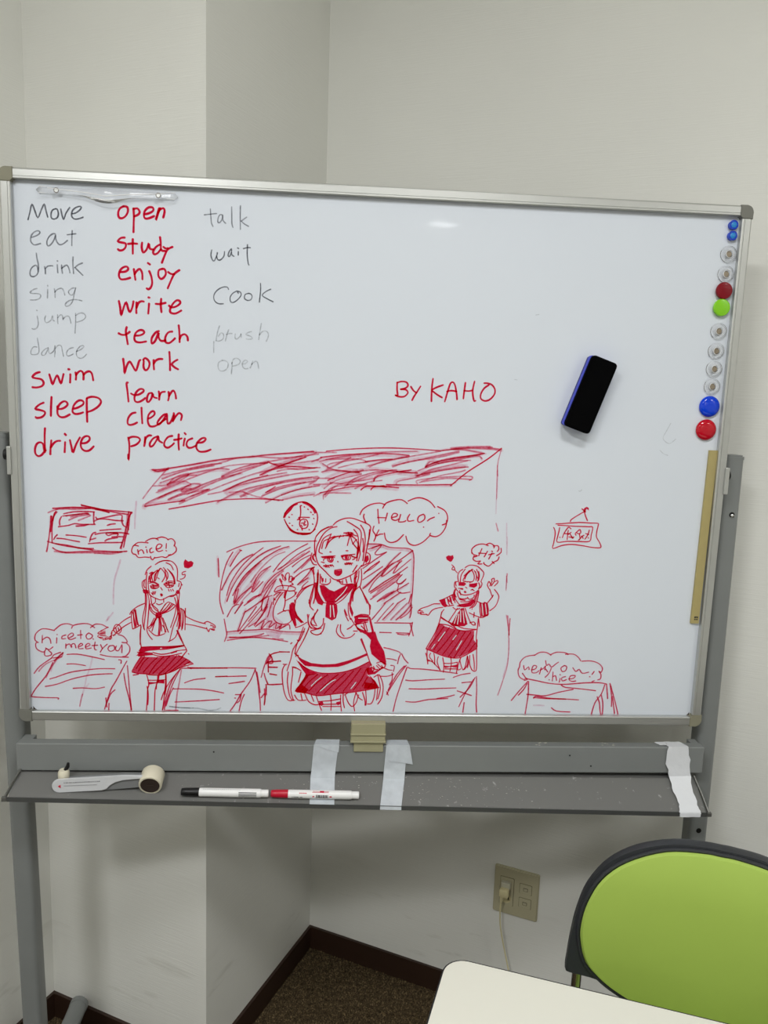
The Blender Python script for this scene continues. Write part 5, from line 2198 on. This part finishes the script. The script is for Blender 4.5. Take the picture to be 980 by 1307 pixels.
# ------------------------------------------------------------------ silver hand tool with a cream roller
t = empty('hand_roller', (0.15, -.040, .766)); tag(t, 'silver handled tool with a cream round end, lying at the left of the tray', 'tool')
def tl(name, bm, m, **k):
    o = obj(name, bm, m, t, **k); o.matrix_parent_inverse = Matrix.Translation(t.location).inverted(); return o
zc = ty(.23, .6).z
RC = Vector((0.2305, 0, zc + .0210))
bm = bmesh.new()
prof_r = [(0, .018), (.0180, .018), (.0194, .020), (.0194, .044), (.0188, .047), (.0166, .0475), (.0166, .0462), (0, .0462)]
lathe(prof_r, 36, bm, c=(RC.x, -.006, RC.z))
bmesh.ops.rotate(bm, verts=bm.verts, cent=Vector((RC.x, -.03, RC.z)), matrix=Matrix.Rotation(math.radians(18), 3, 'X'))
rl = tl('roller', bm, M['cream'], smooth=True)
bm = lathe([(0, .0464), (.0156, .0464), (.0156, .0472), (0, .0472)], 32, c=(RC.x, -.006, RC.z))
box(RC.x - .0055, RC.x + .0055, -.0538, -.0531, RC.z - .0010, RC.z + .0010, bm=bm)
bmesh.ops.rotate(bm, verts=bm.verts, cent=Vector((RC.x, -.03, RC.z)), matrix=Matrix.Rotation(math.radians(18), 3, 'X'))
tl('roller_face', bm, M['brown'], label='dark brown end disc')
# handle in a vertical plane: silver web that narrows to a neck
HZ = ty(.08, .8).z
hp = []
for a in range(90, 271, 20):
    hp.append((.0800 + .0118 * math.cos(math.radians(a)), HZ + .0128 + .0118 * math.sin(math.radians(a))))
hp += [(.150, HZ + .0052), (.158, HZ + .0080), (.164, HZ + .0165), (.172, HZ + .0215), (.185, HZ + .0245), (.215, HZ + .0275), (.228, HZ + .0280), (.228, HZ + .0320), (.185, HZ + .0320), (.140, HZ + .0290), (.100, HZ + .0262)]
bm = prism([(x, -.050, z) for x, z in hp], (0, .004, 0))
bmesh.ops.bevel(bm, geom=[e for e in bm.edges if all(abs(v.co.y + .050) < 1e-5 for v in e.verts)], offset=.001, segments=2, affect='EDGES')
tl('handle', bm, M['silver'])
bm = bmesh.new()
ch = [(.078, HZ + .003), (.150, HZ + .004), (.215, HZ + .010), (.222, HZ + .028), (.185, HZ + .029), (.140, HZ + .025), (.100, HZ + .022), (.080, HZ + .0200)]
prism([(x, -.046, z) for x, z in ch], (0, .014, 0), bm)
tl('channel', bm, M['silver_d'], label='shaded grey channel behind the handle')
bm = bmesh.new(); rnd = random.Random(8)
for k in range(20):
    x = .0885 + k * .0030
    zz = HZ + .0185 + (x - .0885) * .055
    box(x, x + rnd.uniform(.0012, .0022), -.0506, -.0499, zz, zz + .0016, bm=bm)
for k in range(34):
    x = .0885 + k * .0016
    zz = HZ + .0135 + (x - .0885) * .045
    box(x, x + .0009, -.0506, -.0499, zz, zz + .0009, bm=bm)
tl('lettering', bm, M['print_g'], label='rows of tiny grey lettering')
tl('red_arrow', prism([(.0785, -.0506, HZ + .0130), (.0830, -.0506, HZ + .0160), (.0830, -.0506, HZ + .0100)], (0, .0008, 0)), M['red_print'], label='small red triangle')
bm = lathe([(0, 0), (.0085, 0), (.0092, .002), (.0092, .011), (.0070, .015), (0, .015)], 24, axis='z', c=(.0830, -.034, HZ + .0195))
tl('knob', bm, M['cream'], smooth=True)
tl('spout', ringtube([(.086, -.034, HZ + .034), (.0895, -.033, HZ + .040), (.0905, -.033, HZ + .046)], [.0035, .0032, .0022], 10), M['black'])

# ------------------------------------------------------------------ socket plate, plug and cord on the back wall
sock = empty('wall_socket', (0.9715, 0.3238, 0.320), ROOM_ANG); tag(sock, 'beige four-module wall socket plate low on the wall behind the whiteboard', 'socket')
# local x along the wall, -y into the room
bm = prism([(a, 0, b) for a, b in rrect(-.052, .052, -.0585, .0585, .004, 4)], (0, -.0065, 0))
bmesh.ops.bevel(bm, geom=[e for e in bm.edges if all(abs(v.co.y + .0065) < 1e-5 for v in e.verts)], offset=.0025, segments=3, affect='EDGES')
obj('plate', bm, M['plate'], sock, smooth=True)
bm = prism([(a, -.006, b) for a, b in rrect(-.0365, -.0055, -.034, .034, .002, 3)], (0, -.0022, 0))
mod = obj('outlet_module', bm, M['plate'], sock)
obj('module_frame', prism([(a, -.0060, b) for a, b in rrect(-.0375, -.0045, -.035, .035, .002, 3)], (0, -.0007, 0)), M['plate_d2'], sock)
for z in (-.016,):
    for x in (-.0285, -.0160):
        obj('slot', box(x - .0012, x + .0012, -.0090, -.0079, z + (-.0045 if x < -.02 else -.0035), z + .004), M['plate_d'], mod)
    obj('outlet_face', prism([(-.0222 + .0125 * math.cos(k * PI / 14), -.0083, z - .001 + .0125 * math.sin(k * PI / 14)) for k in range(28)], (0, .0008, 0)), M['plug'], mod)
for x, z in ((.0225, .017), (.0225, -.018)):
    obj('jack_frame', prism([(a, -.0060, b) for a, b in rrect(x - .0145, x + .0145, z - .0125, z + .0125, .0018, 3)], (0, -.0007, 0)), M['plate_d2'], sock)
    m1 = obj('phone_jack', prism([(a, -.006, b) for a, b in rrect(x - .0135, x + .0135, z - .0115, z + .0115, .0015, 3)], (0, -.0020, 0)), M['plate'], sock)
    obj('jack_opening', box(x - .0050, x + .0050, -.0084, -.0078, z - .0045, z + .0030), M['plate_d'], m1)
    obj('jack_shutter', box(x - .0042, x + .0042, -.0088, -.0080, z - .0036, z + .0022), M['plate'], m1)
plug = empty('power_plug', (0.9715, 0.3238, 0.320), ROOM_ANG); tag(plug, 'ivory power plug and thin cord hanging from the wall socket', 'plug')
bm = bmesh.new(); box(-.0325, -.0110, -.020, -.0088, .0120, .0270, .002, 2, bm)
obj('plug_face', bm, M['clearplug'], plug, label='greyer plug base')
bm = bmesh.new(); box(-.0330, -.0120, -.034, -.019, -.0020, .0165, .003, 2, bm)
ringtube([(-.0255, -.027, .000), (-.0275, -.027, -.010), (-.0280, -.027, -.018)], [.0055, .0042, .0026], 12, bm)
obj('plug_body', bm, M['plug'], plug, smooth=True)
cpts = [(-.0280, -.027, -.016), (-.0290, -.027, -.040), (-.0270, -.026, -.075), (-.0200, -.026, -.110), (-.0110, -.026, -.145), (-.0010, -.028, -.180), (.0090, -.032, -.215), (.0200, -.040, -.250), (.0330, -.052, -.285), (.0500, -.070, -.3155), (.0900, -.095, -.3165), (.1500, -.100, -.3165), (.2400, -.085, -.3165), (.3600, -.070, -.3165)]
cp = catmull([Vector(p) for p in cpts], 4)
obj('cord', ringtube(cp, .0017, 8), M['plug'], plug, smooth=True)

# ------------------------------------------------------------------ table
TA = math.radians(-20.0)
E1 = Vector((math.cos(TA), math.sin(TA), 0)); E2 = Vector((math.sin(TA), -math.cos(TA), 0))
TLEN, TDEP, TH = 1.2, 0.60, 0.71
tc0 = Vector((0.694, -0.362, 0)) + E1 * TLEN / 2 + E2 * TDEP / 2
tb = empty('table', (tc0.x, tc0.y, 0), TA); tag(tb, 'cream-topped table with a thin black edge and rounded corners in the lower right', 'table')
a, b = TLEN / 2, TDEP / 2
bm = prism([(x, y, TH - .022) for x, y in rrect(-a + .002, a - .002, -b + .002, b - .002, .028, 8)], (0, 0, .022))
top = obj('tabletop', bm, M['table'], tb)
bm = bmesh.new(); o_ = rrect(-a, a, -b, b, .030, 8); i_ = rrect(-a + .0022, a - .0022, -b + .0022, b - .0022, .028, 8); n = len(o_)
for z0, z1 in ((TH - .024, TH - .0004),):
    A = [bm.verts.new((x, y, z0)) for x, y in o_]; B = [bm.verts.new((x, y, z1)) for x, y in o_]
    C_ = [bm.verts.new((x, y, z1)) for x, y in i_]; D_ = [bm.verts.new((x, y, z0)) for x, y in i_]
    for k in range(n):
        q = (k + 1) % n
        bm.faces.new((A[k], A[q], B[q], B[k])); bm.faces.new((B[k], B[q], C_[q], C_[k])); bm.faces.new((C_[k], C_[q], D_[q], D_[k])); bm.faces.new((D_[k], D_[q], A[q], A[k]))
obj('edge_band', bm, M['edge'], tb, label='black edge band')
for sx in (-1, 1):
    bm = bmesh.new(); box(sx * (a - .30) - .02, sx * (a - .30) + .02, -b + .06, b - .06, TH - .047, TH - .0225, .003, 2, bm)
    obj('support_rail', bm, M['edge'], tb)
    for sy in (-1, 1):
        x, y = sx * (a - .30), sy * (b - .08)
        bm = bmesh.new(); ringtube([(x, y, TH - .046), (x, y, .012), (x, y, 0.0)], [.016, .016, .018], 16, bm)
        obj('leg', bm, M['edge'], tb, smooth=True)

# ------------------------------------------------------------------ green chair beyond the table
CA = math.radians(-22.0)
ch_ = empty('stacking_chair', (1.1108, -0.2713, 0), CA); tag(ch_, 'lime green padded chair with a charcoal plastic back shell tucked behind the table', 'chair')
# local x across, -y towards the table (front of the chair), z up
outer = [(0, .803), (.0200, .8030), (.067, .799), (.120, .782), (.160, .755), (.186, .718), (.199, .675), (.205, .635), (.208, .600), (.209, .578), (.203, .571), (.160, .562), (.110, .542), (.060, .522), (0, .513)]
inner = [(0, .7925), (.023, .7925), (.077, .785), (.131, .760), (.164, .729), (.182, .691), (.189, .656), (.188, .628), (.178, .594), (.156, .569), (.131, .551), (.100, .536), (.066, .526), (.030, .520), (0, .519)]
def mirror(p):
    full = p + [(-x, z) for x, z in p[::-1] if x > 1e-6]
    n_ = len(full); out = []
    for i in range(n_):
        p0, p1, p2, p3 = [Vector(full[(i + k) % n_]) for k in (-1, 0, 1, 2)]
        for t_ in (0, .25, .5, .75):
            q = 0.5 * (2 * p1 + (p2 - p0) * t_ + (2 * p0 - 5 * p1 + 4 * p2 - p3) * t_ ** 2 + (3 * p1 - p0 - 3 * p2 + p3) * t_ ** 3)
            out.append((q.x, q.y))
    return out
def curve_y(x, z):       # the back wraps forward at the sides and leans back at the top
    return -0.030 * (x / .207) ** 2 + 0.05 * (z - .65)
def shell(pts, y0, y1, inset, m, name, parent, bulge=0.0, label=None):
    """solid of the outline with wrapped front and back, built from rings shrinking to a middle line"""
    full = mirror(pts); n = len(full); cz = .655; bm = bmesh.new(); rings = []
    spec = [(1.0, y1)] + [(1 - inset, y1)] if False else None
    for s_, yy in ((.55, y1), (.985, y1), (1.0, (y0 + y1) / 2 + .0), (1 - inset, y0), (.80, y0 - bulge * .6), (.45, y0 - bulge), (.15, y0 - bulge * 1.05)):
        rings.append([bm.verts.new((x * s_, curve_y(x * s_, cz + (z - cz) * s_) + yy, cz + (z - cz) * s_)) for x, z in full])
    for r0, r1 in zip(rings, rings[1:]):
        for k in range(n): bm.faces.new((r0[k], r0[(k + 1) % n], r1[(k + 1) % n], r1[k]))
    bm.faces.new(rings[0]); bm.faces.new(rings[-1][::-1])
    return obj(name, bm, m, parent, smooth=True, label=label)
bk = shell(outer, -.004, .014, .012, M['shell'], 'back_shell', ch_)
pad = shell(inner, -.012, -.003, .020, M['green'], 'back_pad', ch_, bulge=.010, label='lime green backrest pad')
# dark rolled rim around the pad
rim = mirror(inner)
rp = [Vector((x * 1.02, curve_y(x, z) - .006, .655 + (z - .655) * 1.02)) for x, z in rim]
bm = bmesh.new(); ringtube(rp + [rp[0], rp[1]], .0028, 8, bm, cap=False)
obj('piping', bm, M['shell'], bk, smooth=True)
for s in (-1, 1):
    pts = [(s * .190, curve_y(.188, .6) + .006, .580), (s * .190, -.026, .53), (s * .190, -.020, .46), (s * .192, -.03, .42)]
    obj('back_post', ringtube(catmull([Vector(p) for p in pts], 3), .0075, 12), M['chrome'], ch_, smooth=True)
    obj('leg', ringtube(catmull([Vector(p) for p in ((s * .192, -.03, .42), (s * .195, .00, .30), (s * .200, .04, .012))], 4), .0095, 12), M['chrome'], ch_, smooth=True)
    obj('leg', ringtube(catmull([Vector(p) for p in ((s * .192, -.38, .42), (s * .196, -.39, .25), (s * .200, -.40, .012))], 4), .0095, 12), M['chrome'], ch_, smooth=True)
    obj('seat_rail', ringtube([(s * .192, -.02, .42), (s * .192, -.39, .42)], .0095, 12), M['chrome'], ch_, smooth=True)
    for y in (.040, -.400):
        obj('foot_cap', ringtube([(s * .200, y, 0), (s * .200, y, .016)], .012, 12), M['black'], ch_)
sp = rrect(-.205, .205, -.42, -.035, .05, 8)
bm = prism([(x, y, .430) for x, y in sp], (0, 0, .012)); obj('seat_shell', bm, M['shell'], ch_)
bm = bmesh.new(); rings = []
for s_, z in ((.97, .442), (1.0, .452), (.98, .468), (.90, .476), (.5, .480)):
    rings.append([bm.verts.new((x * s_, -.2275 + (y + .2275) * s_, z)) for x, y in sp])
for r0, r1 in zip(rings, rings[1:]):
    for k in range(len(sp)): bm.faces.new((r0[k], r0[(k + 1) % len(sp)], r1[(k + 1) % len(sp)], r1[k]))
bm.faces.new(rings[0][::-1]); bm.faces.new(rings[-1])
obj('seat_pad', bm, M['green'], ch_, smooth=True, label='lime green seat pad')
